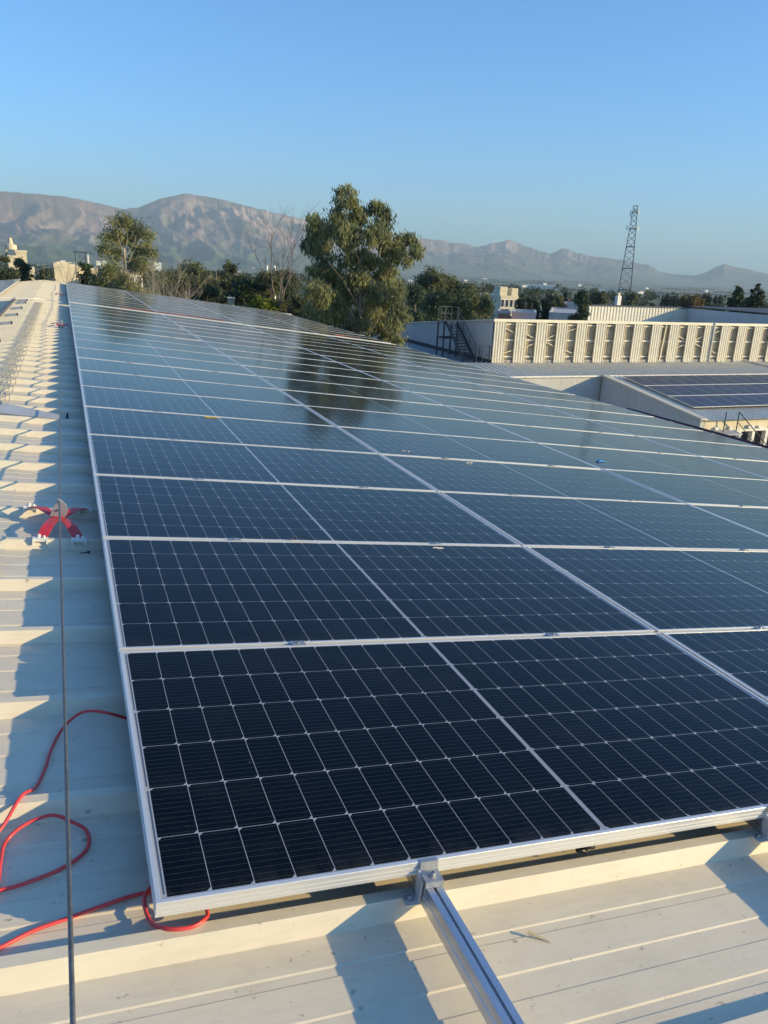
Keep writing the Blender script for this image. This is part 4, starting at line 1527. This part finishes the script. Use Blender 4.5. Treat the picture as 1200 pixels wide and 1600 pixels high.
for i, (x0, x1, y) in enumerate(((94, 102, 407), (150, 166, 408), (240, 252, 410), (300, 312, 411))):
    block('farm_building', 'tiny white farm building on the plain, %s from the left' % ORD[i], x0, x1, y, 1750 + 90 * i, M['white'], 20, parapet=1.5)
# little steel frame tower
tq = at(126, 410, 82)
stt = tag(empty('steel_frame_tower', (tq.x, tq.y, 0)), 'small open steel frame tower with a flat cap left of the eucalyptus', 'tower')
zt = at(126, 393, 82).z
mb = MB()
for sx in (-0.45, 0.45):
    for sy in (-0.45, 0.45):
        mb.box((tq.x + sx - 0.03, tq.y + sy - 0.03, 0), (tq.x + sx + 0.03, tq.y + sy + 0.03, zt - 0.1))
for z in np.arange(1, zt - 0.5, 0.8):
    mb.bar((tq.x - 0.45, tq.y - 0.45, z), (tq.x + 0.45, tq.y - 0.45, z + 0.8), 0.05)
    mb.bar((tq.x - 0.45, tq.y - 0.45, z), (tq.x + 0.45, tq.y - 0.45, z), 0.06)
part(mb, 'frame', M['darksteel'], stt)
mb = MB()
mb.box((tq.x - 0.6, tq.y - 0.6, zt - 0.1), (tq.x + 0.6, tq.y + 0.6, zt))
part(mb, 'cap', M['darksteel'], stt)
mb = MB()
mb.box((tq.x + 0.62, tq.y - 0.3, zt - 1.6), (tq.x + 0.76, tq.y - 0.16, zt - 0.25))
part(mb, 'light_box', M['white'], stt)
# two little white chimneys in the middle distance
for x in (417, 429):
    q = at(x, 420, 160)
    mb = MB()
    hh = at(x, 416.5, 160).z
    mb.lathe([(0.30, 0), (0.22, hh), (0.25, hh), (0.25, hh + 0.2)], (0, 0, 0), 12)
    o = mb.build('chimney', M['white'], loc=(q.x, q.y, 0))
    tag(o, 'slim white chimney behind the bare tree, %s of the pair' % ('left' if x < 420 else 'right'), 'chimney')


# ------------------------------------------------------------------ trees
def leaf_cloud(lobes, n_cl, per, rcl, size, aspect, droop, rng, flat=0.0):
    """lobes: (x, y, z, rx, ry, rz). Leaves as small quads gathered in clumps."""
    L = np.array(lobes, float)
    wgt = (L[:, 3] * L[:, 4] * L[:, 5]) ** 0.72
    wgt /= wgt.sum()
    idx = rng.choice(len(L), n_cl, p=wgt)
    d = rng.normal(size=(n_cl, 3))
    d /= np.linalg.norm(d, axis=1)[:, None]
    rad = rng.random(n_cl) ** (0.42)
    C = L[idx, :3] + d * rad[:, None] * L[idx, 3:6]
    rc = rcl * (0.55 + 0.9 * rng.random(n_cl))
    Pn = np.repeat(C, per, axis=0) + rng.normal(size=(n_cl * per, 3)) * np.repeat(rc, per)[:, None] * np.array([0.5, 0.5, 0.42])
    n = len(Pn)
    ax = rng.normal(size=(n, 3))
    ax /= np.linalg.norm(ax, axis=1)[:, None]
    ax = ax * (1 - droop) + np.array([0, 0, -1.0]) * droop
    ax /= np.linalg.norm(ax, axis=1)[:, None]
    o = rng.normal(size=(n, 3))
    s = np.cross(ax, o)
    s /= np.linalg.norm(s, axis=1)[:, None]
    ln = size * (0.6 + 0.8 * rng.random(n))[:, None]
    wd = ln * aspect
    a = Pn - ax * ln / 2
    c = Pn + ax * ln / 2
    m = Pn + ax * ln * 0.02
    V = np.stack([a, m - s * wd / 2, c, m + s * wd / 2], 1).reshape(-1, 3)
    Q = np.arange(n * 4).reshape(-1, 4)
    return V, Q, C


def limbs(mb, base, h, r0, targets, rng, split=(0.25, 0.6), bend=0.12, n=7):
    """trunk from base up to h, limbs leaving it towards the targets"""
    tr = [Vector((0, 0, -0.3))]
    off = Vector((0, 0, 0))
    N = 7
    for i in range(1, N + 1):
        off += Vector((rng.uniform(-1, 1), rng.uniform(-1, 1), 0)) * bend * h / N * 0.5
        tr.append(Vector((off.x, off.y, h * i / N)))
    mb.tube(tr, [r0 * (1 - 0.8 * i / N) for i in range(N + 1)], n)
    for t in targets:
        t = Vector(t)
        zs_ = min(h * 0.96, max(h * split[0], t.z - (Vector((t.x, t.y)).length) * rng.uniform(0.7, 1.3) - 0.1 * h))
        k = zs_ / h * N
        i = min(N - 1, int(k))
        p0 = tr[i].lerp(tr[i + 1], k - i)
        mid = p0.lerp(t, 0.5) + Vector((rng.uniform(-1, 1), rng.uniform(-1, 1), rng.uniform(-0.2, 0.9))) * (t - p0).length * 0.10
        rr = r0 * (1 - 0.8 * k / N) * 0.45
        mb.tube([p0, p0.lerp(mid, 0.5) + Vector((0, 0, -0.02)), mid, t], [rr, rr * 0.75, rr * 0.5, rr * 0.12], 5)


def make_tree(name, label, cat, loc, lobes, mat, h, r0, n_cl, per, rcl, size, aspect=0.4, droop=0.3, seed=1, bark='bark', group=None, ntarget=14, bare=0):
    rng = np.random.default_rng(seed)
    rr = random.Random(seed)
    root = tag(empty(name, loc), label, cat, group)
    if mat == 'euc': lobes = [(q[0], q[1], q[2], q[3] * 0.88, q[4] * 0.88, q[5] * 0.88) for q in lobes]
    V, Q, C = leaf_cloud(lobes, n_cl, per, rcl, size, aspect, droop, rng)
    V = V[:]                                           # local coordinates
    np_mesh('crown', V, Q, M[mat], root)
    mb = MB()
    tg = [tuple(l[:3]) for l in lobes[::(2 if len(lobes) > 24 else 1)]]
    sel = rng.choice(len(C), min(ntarget, len(C)), replace=False)
    tg += [tuple(C[i]) for i in sel]
    limbs(mb, None, h, r0, tg, rr)
    mb.build('trunk', M[bark], root, smooth=True)
    return root


def px_lobes(cx, D, blobs, dyr=1.0, seed=0, zc=0.0):
    """silhouette blobs read off the tree -> lobes at real size round its axis"""
    rr = random.Random(seed)
    base = at(cx, 500, D)
    vd = Vector((base.x - CAM[0], base.y - CAM[1], 0)).normalized()
    rt_ = Vector((vd.y, -vd.x, 0))
    out = []
    for (x, y, rx, ry) in blobs:
        q = at(x, y, D)
        s = (q - Vector(CAM)).length / FPX
        lat = (q - base).dot(rt_)
        dp = rr.uniform(-1, 1) * dyr
        p_ = rt_ * lat + vd * dp
        out.append((p_.x, p_.y, q.z, rx * s, rx * s * 1.0, ry * s))
    return Vector((base.x, base.y, 0)), out


# the big eucalyptus
blobs = [(541, 312, 17, 20), (560, 335, 20, 20), (530, 345, 18, 18), (585, 325, 14, 12), (598, 345, 17, 22), (588, 372, 24, 20), (545, 372, 26, 18), (515, 362, 18, 16), (492, 358, 14, 22), (487, 385, 15, 16),
         (508, 395, 20, 18), (540, 400, 20, 16), (570, 405, 26, 18), (612, 390, 22, 16), (636, 376, 18, 13), (652, 392, 13, 11), (628, 404, 18, 12), (600, 425, 24, 20), (556, 435, 24, 20), (520, 430, 24, 18),
         (497, 425, 18, 18), (500, 458, 24, 22), (535, 465, 26, 24), (575, 462, 26, 24), (612, 462, 24, 24), (622, 495, 18, 26), (596, 505, 24, 26), (556, 505, 28, 26), (515, 497, 28, 24), (492, 490, 18, 22),
         (612, 540, 20, 26), (580, 545, 26, 26), (540, 545, 26, 24), (500, 530, 22, 20), (560, 575, 30, 20), (478, 480, 10, 12), (600, 440, 14, 12)]
loc, lobes = px_lobes(565, 45, blobs, 1.3, 3)
rt = make_tree('eucalyptus_tree', 'biggest tree in the picture, tall olive-green eucalyptus behind the panel array', 'tree', loc, lobes, 'euc', 10.6, 0.20, 1150, 42, 0.30, 0.25, 0.26, 0.6, 7, 'bark', ntarget=12)
# left eucalyptus, thinner
blobs = [(180, 350, 12, 10), (196, 346, 16, 10), (215, 358, 18, 12), (232, 368, 12, 12), (175, 370, 16, 14), (198, 372, 16, 12), (165, 392, 12, 14), (182, 398, 12, 12), (220, 390, 16, 12), (240, 400, 12, 18),
         (212, 412, 14, 12), (172, 422, 16, 14), (160, 440, 14, 12), (190, 440, 18, 14), (228, 420, 16, 16), (245, 440, 12, 16), (205, 455, 24, 14), (230, 465, 24, 14), (170, 460, 22, 12)]
loc, lobes = px_lobes(203, 60, blobs, 1.2, 5)
make_tree('eucalyptus_tree', 'airy eucalyptus with visible pale limbs at the left beyond the roof end', 'tree', loc, lobes, 'euc', 10.6, 0.26, 330, 46, 0.42, 0.22, 0.32, 0.4, 8, 'palebark', ntarget=34)


def crown(kind, h, w, rr, z0=0.0):
    L = []
    if kind == 'conifer':
        k = 9
        for i in range(k):
            t = i / (k - 1)
            r = w * (1 - t) ** 0.85 + 0.05 * w
            for j in range(4 if t < 0.8 else 1):
                a = rr.uniform(0, 6.3)
                q = rr.uniform(0.15, 0.55) * r if t < 0.8 else 0
                L.append((q * math.cos(a), q * math.sin(a), z0 + (h - z0) * (0.05 + 0.93 * t), r * 0.55, r * 0.55, h * 0.07))
    elif kind == 'cypress':
        for i in range(8):
            t = i / 7
            r = w * (math.sin(math.pi * min(1, 0.25 + 0.75 * t)) ** 0.7) * (1 - 0.6 * t) + 0.08 * w
            L.append((rr.uniform(-.1, .1) * w, rr.uniform(-.1, .1) * w, z0 + (h - z0) * t * 0.95, r, r, h * 0.10))
    elif kind == 'poplar':
        for i in range(12):
            t = i / 11
            r = w * (0.55 + 0.35 * math.sin(math.pi * t)) * rr.uniform(0.7, 1.0)
            L.append((rr.uniform(-.35, .35) * w, rr.uniform(-.35, .35) * w, z0 + (h - z0) * t * 0.92, r, r, h * 0.09))
    else:
        k = 13
        for i in range(k):
            a = rr.uniform(0, 6.3)
            t = rr.uniform(0.0, 1.0)
            prof_ = math.sin(math.pi * (0.18 + 0.72 * t)) ** 0.6
            q = rr.uniform(0.1, 0.75) * w * prof_
            r = w * rr.uniform(0.28, 0.48)
            L.append((q * math.cos(a), q * math.sin(a), z0 + (h - z0) * (0.12 + 0.76 * t), r, r, r * rr.uniform(0.6, 1.0)))
    top = max(q[2] + q[5] * 0.8 for q in L)
    k = (h - z0) / (top - z0)
    L = [(q[0], q[1], z0 + (q[2] - z0) * k, q[3], q[4], q[5] * k) for q in L]
    return L


def tree_px(name, label, x, ytop, D, wpx, kind, mat, seed, dens=1.0, z0f=0.15, group=None, bark='bark'):
    q = at(x, ytop, D)
    gz = ground_z(D)
    h = q.z - gz
    w = wpx * D / FPX / 2 * 1.35
    rr = random.Random(seed)
    L = crown(kind, h, w, rr, max(h * z0f, h - (5.5 if kind in ('conifer', 'poplar') else 3.6) * w))
    n = int((250 if kind != 'cypress' else 90) * dens)
    s = max(0.14, 0.20 * D / 60)
    return make_tree(name, label, 'tree', (q.x, q.y, gz), L, mat, h * 0.92, 0.018 * h + 0.03, n, 40, w * 0.20, s, 0.42, 0.25 if mat != 'pine' else 0.05, seed, bark, group, ntarget=10)


TR = [  # name, label, x, ytop, D, width px, kind, mat, density
    ('pine_tree', 'dark green pine left of the long cream factory wall', 66, 393, 66, 38, 'conifer', 'pine', 1.0),
    ('leafy_tree', 'greenish yellow tree at the left border below the silo', 4, 400, 62, 34, 'round', 'olive', 1.0),
    ('leafy_tree', 'small dark tree in front of the silo block', 30, 405, 66, 28, 'round', 'olive', 0.7),
    ('leafy_tree', 'bushy dark tree at the foot of the small steel tower', 140, 412, 68, 30, 'round', 'pine', 0.8),
    ('leafy_tree', 'dull green tree between the two pale dead shrubs', 262, 425, 66, 40, 'round', 'olive', 0.9),
    ('leafy_tree', 'dark olive tree right of the white house in the dead branches', 300, 412, 110, 50, 'round', 'olive', 1.0),
    ('pine_tree', 'broad dark pine at the middle of the far panel edge', 338, 408, 64, 56, 'conifer', 'pine', 1.4),
    ('leafy_tree', 'tall brownish green tree touching the broad pine', 355, 411, 76, 34, 'round', 'olive', 1.0),
    ('leafy_tree', 'dark round tree right of the broad pine', 382, 432, 66, 44, 'round', 'pine', 1.1),
    ('leafy_tree', 'dense tree behind the lime green bush', 402, 430, 74, 36, 'round', 'olive', 1.0),
    ('pine_tree', 'slender dark pine under the bare tree', 450, 403, 56, 34, 'conifer', 'pine', 1.0),
    ('leafy_tree', 'dull brown-green tree under the leafless tree', 425, 425, 58, 40, 'round', 'olive', 0.9),
    ('leafy_tree', 'low dark tree at the left foot of the big eucalyptus', 472, 462, 50, 40, 'round', 'olive', 0.9),
    ('leafy_tree', 'tall grey-green tree just right of the big eucalyptus', 672, 422, 78, 60, 'round', 'olive', 1.9),
    ('leafy_tree', 'dark tree between the big eucalyptus and the shed wall', 648, 448, 66, 40, 'round', 'pine', 1.2),
    ('leafy_tree', 'rounded green crown above the shaded shed wall', 692, 430, 92, 40, 'round', 'olive', 1.1),
    ('conifer_tree', 'slim spired conifer above the external stair', 717, 430, 90, 30, 'conifer', 'cypress', 1.3),
    ('pine_tree', 'dark pine behind the stair landing', 705, 452, 72, 56, 'conifer', 'pine', 1.7),
    ('leafy_tree', 'brownish casuarina right of the slim conifer', 744, 439, 84, 54, 'conifer', 'olive', 1.7),
    ('leafy_tree', 'mixed green tree left of the pale grey block', 762, 462, 84, 34, 'round', 'olive', 0.9),
    ('pine_tree', 'low dark pine under the slim conifer', 728, 466, 70, 44, 'round', 'pine', 1.0),
    ('leafy_tree', 'large grey-green tree behind the landing rail', 708, 440, 84, 46, 'round', 'olive', 1.4),
    ('leafy_tree', 'wide brownish green tree above the stair foot', 736, 448, 76, 50, 'round', 'olive', 1.4),
    ('pine_tree', 'dark bushy pine left of the slim conifer', 682, 455, 70, 46, 'round', 'pine', 1.3),
    ('leafy_tree', 'dark leafy mass right of the stair, before the grey block', 758, 470, 70, 36, 'round', 'pine', 1.0),
    ('leafy_tree', 'dull olive tree left of the big eucalyptus foot', 318, 432, 60, 40, 'round', 'olive', 1.0),
    ('leafy_tree', 'greyish olive tree behind the pale dead shrub', 285, 428, 62, 44, 'round', 'olive', 1.0),
    ('leafy_tree', 'dark green tree just left of the lime green bush', 385, 440, 58, 46, 'round', 'pine', 1.2),
    ('leafy_tree', 'grey-brown tree between the two leafless trees', 446, 425, 60, 46, 'round', 'olive', 1.0),
    ('conifer_tree', 'dark conifer right beside the cream apartment block', 817, 452, 118, 24, 'conifer', 'cypress', 0.9),
    ('conifer_tree', 'second dark conifer right of the cream apartment block', 829, 455, 120, 20, 'conifer', 'cypress', 0.8),
    ('conifer_tree', 'dark pointed conifer at the left of the white flat-roofed house', 840, 456, 130, 15, 'conifer', 'cypress', 0.6),
    ('conifer_tree', 'broad dark pointed conifer above the white flat-roofed house', 854, 454, 135, 17, 'conifer', 'cypress', 0.7),
    ('leafy_tree', 'low olive bush mass right of the white flat-roofed house', 874, 463, 150, 26, 'round', 'olive', 0.6),
    ('conifer_tree', 'low dark conifer in front of the white flat-roofed house', 846, 482, 90, 18, 'conifer', 'cypress', 0.6),
    ('leafy_tree', 'ragged dark tree left of the white rear shed', 912, 457, 84, 24, 'round', 'pine', 0.9),
    ('conifer_tree', 'small far conifer left of the ragged dark tree', 884, 453, 230, 10, 'conifer', 'cypress', 0.4),
    ('leafy_tree', 'mixed trees clump under the mast', 935, 458, 200, 26, 'round', 'olive', 0.6),
    ('leafy_tree', 'green tree right of the mast foot', 985, 460, 210, 22, 'round', 'olive', 0.6),
    ('leafy_tree', 'round ochre-green tree above the rear shed roof', 1081, 464, 190, 30, 'round', 'ochre', 0.8),
    ('poplar_tree', 'tall dark columnar tree near the right border, left one of two', 1154, 450, 120, 22, 'poplar', 'pine', 1.0),
    ('poplar_tree', 'tallest dark columnar tree near the right border', 1184, 447, 115, 26, 'poplar', 'pine', 1.1),
    ('leafy_tree', 'lower bush between the two columnar trees', 1169, 468, 118, 22, 'round', 'olive', 0.8),
]
for i, (nm, lab, x, y, D_, wp, kd, mt, dn) in enumerate(TR):
    tree_px(nm, lab, x, y, D_, wp, kd, mt, 100 + i, dn)

# row of cypresses in the plain
rr = random.Random(9)
cyp = None
ci = 0
for x in list(np.arange(1036, 1060, 4.6)) + list(np.arange(1076, 1113, 4.2)) + [1119, 1126, 858 + 12, 890, 899]:
    q = at(x, 461 + rr.uniform(-1.5, 2.5) + (0 if x > 1000 else -2), 300)
    if cyp is None:
        rg = random.Random(77)
        cyp = make_tree('cypress_tree', '', 'tree', (0, 0, 0), crown('cypress', 6.5, 0.75, rg, 0.4), 'cypress', 5.5, 0.10, 60, 26, 0.22, 0.5, 0.5, 0.0, 77, ntarget=4)
        o = cyp
    else:
        o = copy_thing(cyp)
    s = (q.z + 0.6) / 6.5
    o.location = (q.x, q.y, 0)
    o.scale = (s * rr.uniform(0.8, 1.2), s, s)
    tag(o, 'small dark cypress in the rows on the plain, %s from the left' % (ORD[ci] if ci < 20 else 'twenty-first'), 'tree', 'small cypresses on the plain')
    ci += 1

# bushes
tree_px('bush', 'bright lime green bush poking above the far panel edge', 408, 468, 50, 42, 'round', 'lime', 501, 1.3, 0.3)
tree_px('bush', 'dark bush right of the lime green bush', 440, 470, 52, 34, 'round', 'olive', 502, 1.0, 0.3)


# leafless trees
def bare_tree(name, label, x, ybase, ytop, D, spread, seed, bark, levels=4, lean=0.0, nmain=5, r0=0.12):
    q = at(x, ytop, D)
    h = q.z
    root = tag(empty(name, (q.x, q.y, 0)), label, 'tree')
    rr = random.Random(seed)
    mt, mc = MB(), MB()

    def grow(p, d, ln, r, lv, tgt):
        n = 4
        pts = [p]
        dd = d.copy()
        for i in range(n):
            dd = (dd + Vector((rr.uniform(-1, 1), rr.uniform(-1, 1), rr.uniform(-0.3, 0.5))) * 0.14).normalized()
            pts.append(pts[-1] + dd * ln / n)
        tgt.tube(pts, [r * (1 - 0.55 * i / n) for i in range(n + 1)], 5 if lv > 1 else 4, caps=False)
        if lv <= 0: return
        for k in range(rr.choice((2, 3, 3))):
            j = rr.randint(2, n)
            az = rr.uniform(0, 2 * math.pi)
            sp = rr.uniform(0.35, 0.75) * spread
            nd = (dd + Vector((math.cos(az), math.sin(az), 0.1)) * sp).normalized()
            grow(pts[j], nd, ln * rr.uniform(0.55, 0.8), r * 0.5, lv - 1, mc)

    mt.tube([(0, 0, -0.3), (0.05, 0, h * 0.25), (lean * 0.3, 0, h * 0.5)], [r0 * 1.2, r0, r0 * 0.8], 7)
    for k in range(nmain):
        az = 2 * math.pi * (k + rr.random() * 0.6) / nmain
        d = Vector((math.cos(az) * 0.30 * spread + lean * 0.1, math.sin(az) * 0.32 * spread, 1)).normalized()
        grow(Vector((lean * 0.3, 0, h * (0.34 + 0.16 * rr.random()))), d, h * 0.245, r0 * 0.6, levels - 1, mt)
    mt.build('trunk', M[bark], root, smooth=True)
    mc.build('twigs', M[bark], root)
    return root


bare_tree('leafless_tree', 'tall dark leafless tree with fine twigs left of the big eucalyptus', 432, 480, 322, 52, 0.6, 12, 'bark', 5, 0, 4, 0.11)
bare_tree('leafless_tree', 'thin leafless tree touching the left side of the big eucalyptus', 466, 470, 380, 50, 0.6, 22, 'bark', 4, 0, 3, 0.05)
bare_tree('dead_shrub', 'pale dead shrub with straight branches right of the left eucalyptus', 272, 455, 385, 55, 1.0, 31, 'palebark', 4, 0, 6, 0.06)
bare_tree('dead_shrub', 'pale dead shrub leaning over the far panel edge', 305, 455, 412, 54, 1.6, 37, 'palebark', 4, 0, 5, 0.06)
bare_tree('dead_shrub', 'brownish leafless shrub in front of the left eucalyptus', 240, 455, 395, 55, 0.8, 41, 'palebark', 4, 0, 6, 0.06)
bare_tree('leafless_tree', 'thin leafless tree before the cream factory wall', 92, 440, 385, 60, 0.9, 43, 'bark', 4, 0, 3, 0.06)
bare_tree('leafless_tree', 'second thin leafless tree before the cream factory wall', 108, 440, 400, 62, 1.1, 47, 'bark', 4, 0, 3, 0.05)

# far woods and hedges: one mass nobody could count
rng = np.random.default_rng(21)
cl = []
for k in range(1350):
    azd = rng.uniform(-12, 60)
    r = math.exp(rng.uniform(math.log(130), math.log(1300) if rng.random() < 0.06 else math.log(430)))
    if r < 240 and rng.random() < 0.35: continue
    a = math.radians(azd)
    X, Y = r * math.sin(a), r * math.cos(a)
    if 40 < X < 85 and 30 < Y < 95: continue
    h = rng.uniform(1.8, 4.6) * (0.8 if r < 300 else 1.0)
    cl.append((X, Y, ground_z(r) + h * 0.5, h * rng.uniform(0.4, 0.9), h * rng.uniform(0.4, 0.9), h * 0.5, r))
vsL, qs = [], []
base = 0
for c_ in cl:
    n = int(max(14, 46 - c_[6] / 30))
    V, Q, _ = leaf_cloud([c_[:6]], n, 4, 0.35 * c_[3], 0.40 + c_[6] / 1100, 0.6, 0.1, rng)
    vsL.append(V)
    qs.append(Q + base)
    base += len(V)
o = np_mesh('far_woods', np.concatenate(vsL), np.concatenate(qs), M['grass_fuzz'])
tag(o, 'scattered dark trees and hedges covering the town edge and plain', 'woods', kind='stuff')
# hedge lines on the lower plain
cl, vsL, qs, base = [], [], [], 0
for k in range(110):
    azd = rng.uniform(-10, 58)
    r0_ = math.exp(rng.uniform(math.log(1700), math.log(5200)))
    a = math.radians(azd)
    X, Y = r0_ * math.sin(a), r0_ * math.cos(a)
    th = rng.uniform(-0.25, 0.25) + (0 if rng.random() < 0.8 else 1.5)
    L_ = rng.uniform(60, 420)
    nseg = int(L_ / 9)
    for j in range(nseg):
        t = (j / nseg - 0.5) * L_
        cl.append((X + math.cos(th) * t + rng.uniform(-4, 4), Y + math.sin(th) * t + rng.uniform(-4, 4), -38 + 2, 5, 5, 2.6, r0_))
for c_ in cl:
    V, Q, _ = leaf_cloud([c_[:6]], 5, 3, 2.5, 4.5, 0.7, 0.1, rng)
    vsL.append(V)
    qs.append(Q + base)
    base += len(V)
o = np_mesh('far_hedges', np.concatenate(vsL), np.concatenate(qs), M['grass_fuzz'])
tag(o, 'thin dark hedge lines between the fields of the plain', 'hedges', kind='stuff')

# tiny white farmhouses scattered on the plain
fh = None
FN = [(852, 433), (757, 437), (727, 440), (700, 444), (905, 447), (1103, 456), (1000, 459), (372, 418), (395, 421), (640, 441), (1010, 452), (1150, 452), (820, 449), (940, 458), (450, 425)]
PLN = ['far left of the bare tree', '']
for i, (x, y) in enumerate(sorted(FN)):
    d = ray(x, y)
    if d[2] > -1e-6: continue
    q = on_z(x, y, -38.0)
    rr_ = math.hypot(q.x, q.y)
    if rr_ > 5200 or rr_ < 1700:
        q = at(x, y, 3200)
        q.z = -38
    mb = MB()
    s = rr.uniform(0.7, 1.3)
    mb.box((-9 * s, -5, 0), (9 * s, 5, 5.0))
    mb.add([(-9.4 * s, -5.4, 5.02), (9.4 * s, -5.4, 5.02), (9.4 * s, 5.4, 5.02), (-9.4 * s, 5.4, 5.02), (-9.4 * s, 0, 7.2), (9.4 * s, 0, 7.2)], [(0, 1, 5, 4), (2, 3, 4, 5), (0, 4, 3), (1, 2, 5), (3, 2, 1, 0)])
    o = mb.build('farmhouse', M['white'], loc=(q.x, q.y, -38))
    tag(o, 'tiny white farmhouse on the far plain, %s from the left' % ORD[i], 'farmhouse', 'tiny farmhouses on the plain')

# ------------------------------------------------------------------ haze
b = NB('haze_air')
b.t.nodes.remove(b.b)
pvn = b.n('ShaderNodeVolumePrincipled')
pvn.inputs['Color'].default_value = (0.64, 0.83, 1.0, 1)
pvn.inputs['Density'].default_value = 0.000105
pvn.inputs['Anisotropy'].default_value = 0.0
b.link(pvn.outputs[0], b.t.nodes['Material Output'].inputs['Volume'])
mb = MB()
mb.box((-11500, -11500, -60), (11500, 11500, 760))
o = mb.build('haze', b.m)
tag(o, kind='stuff')
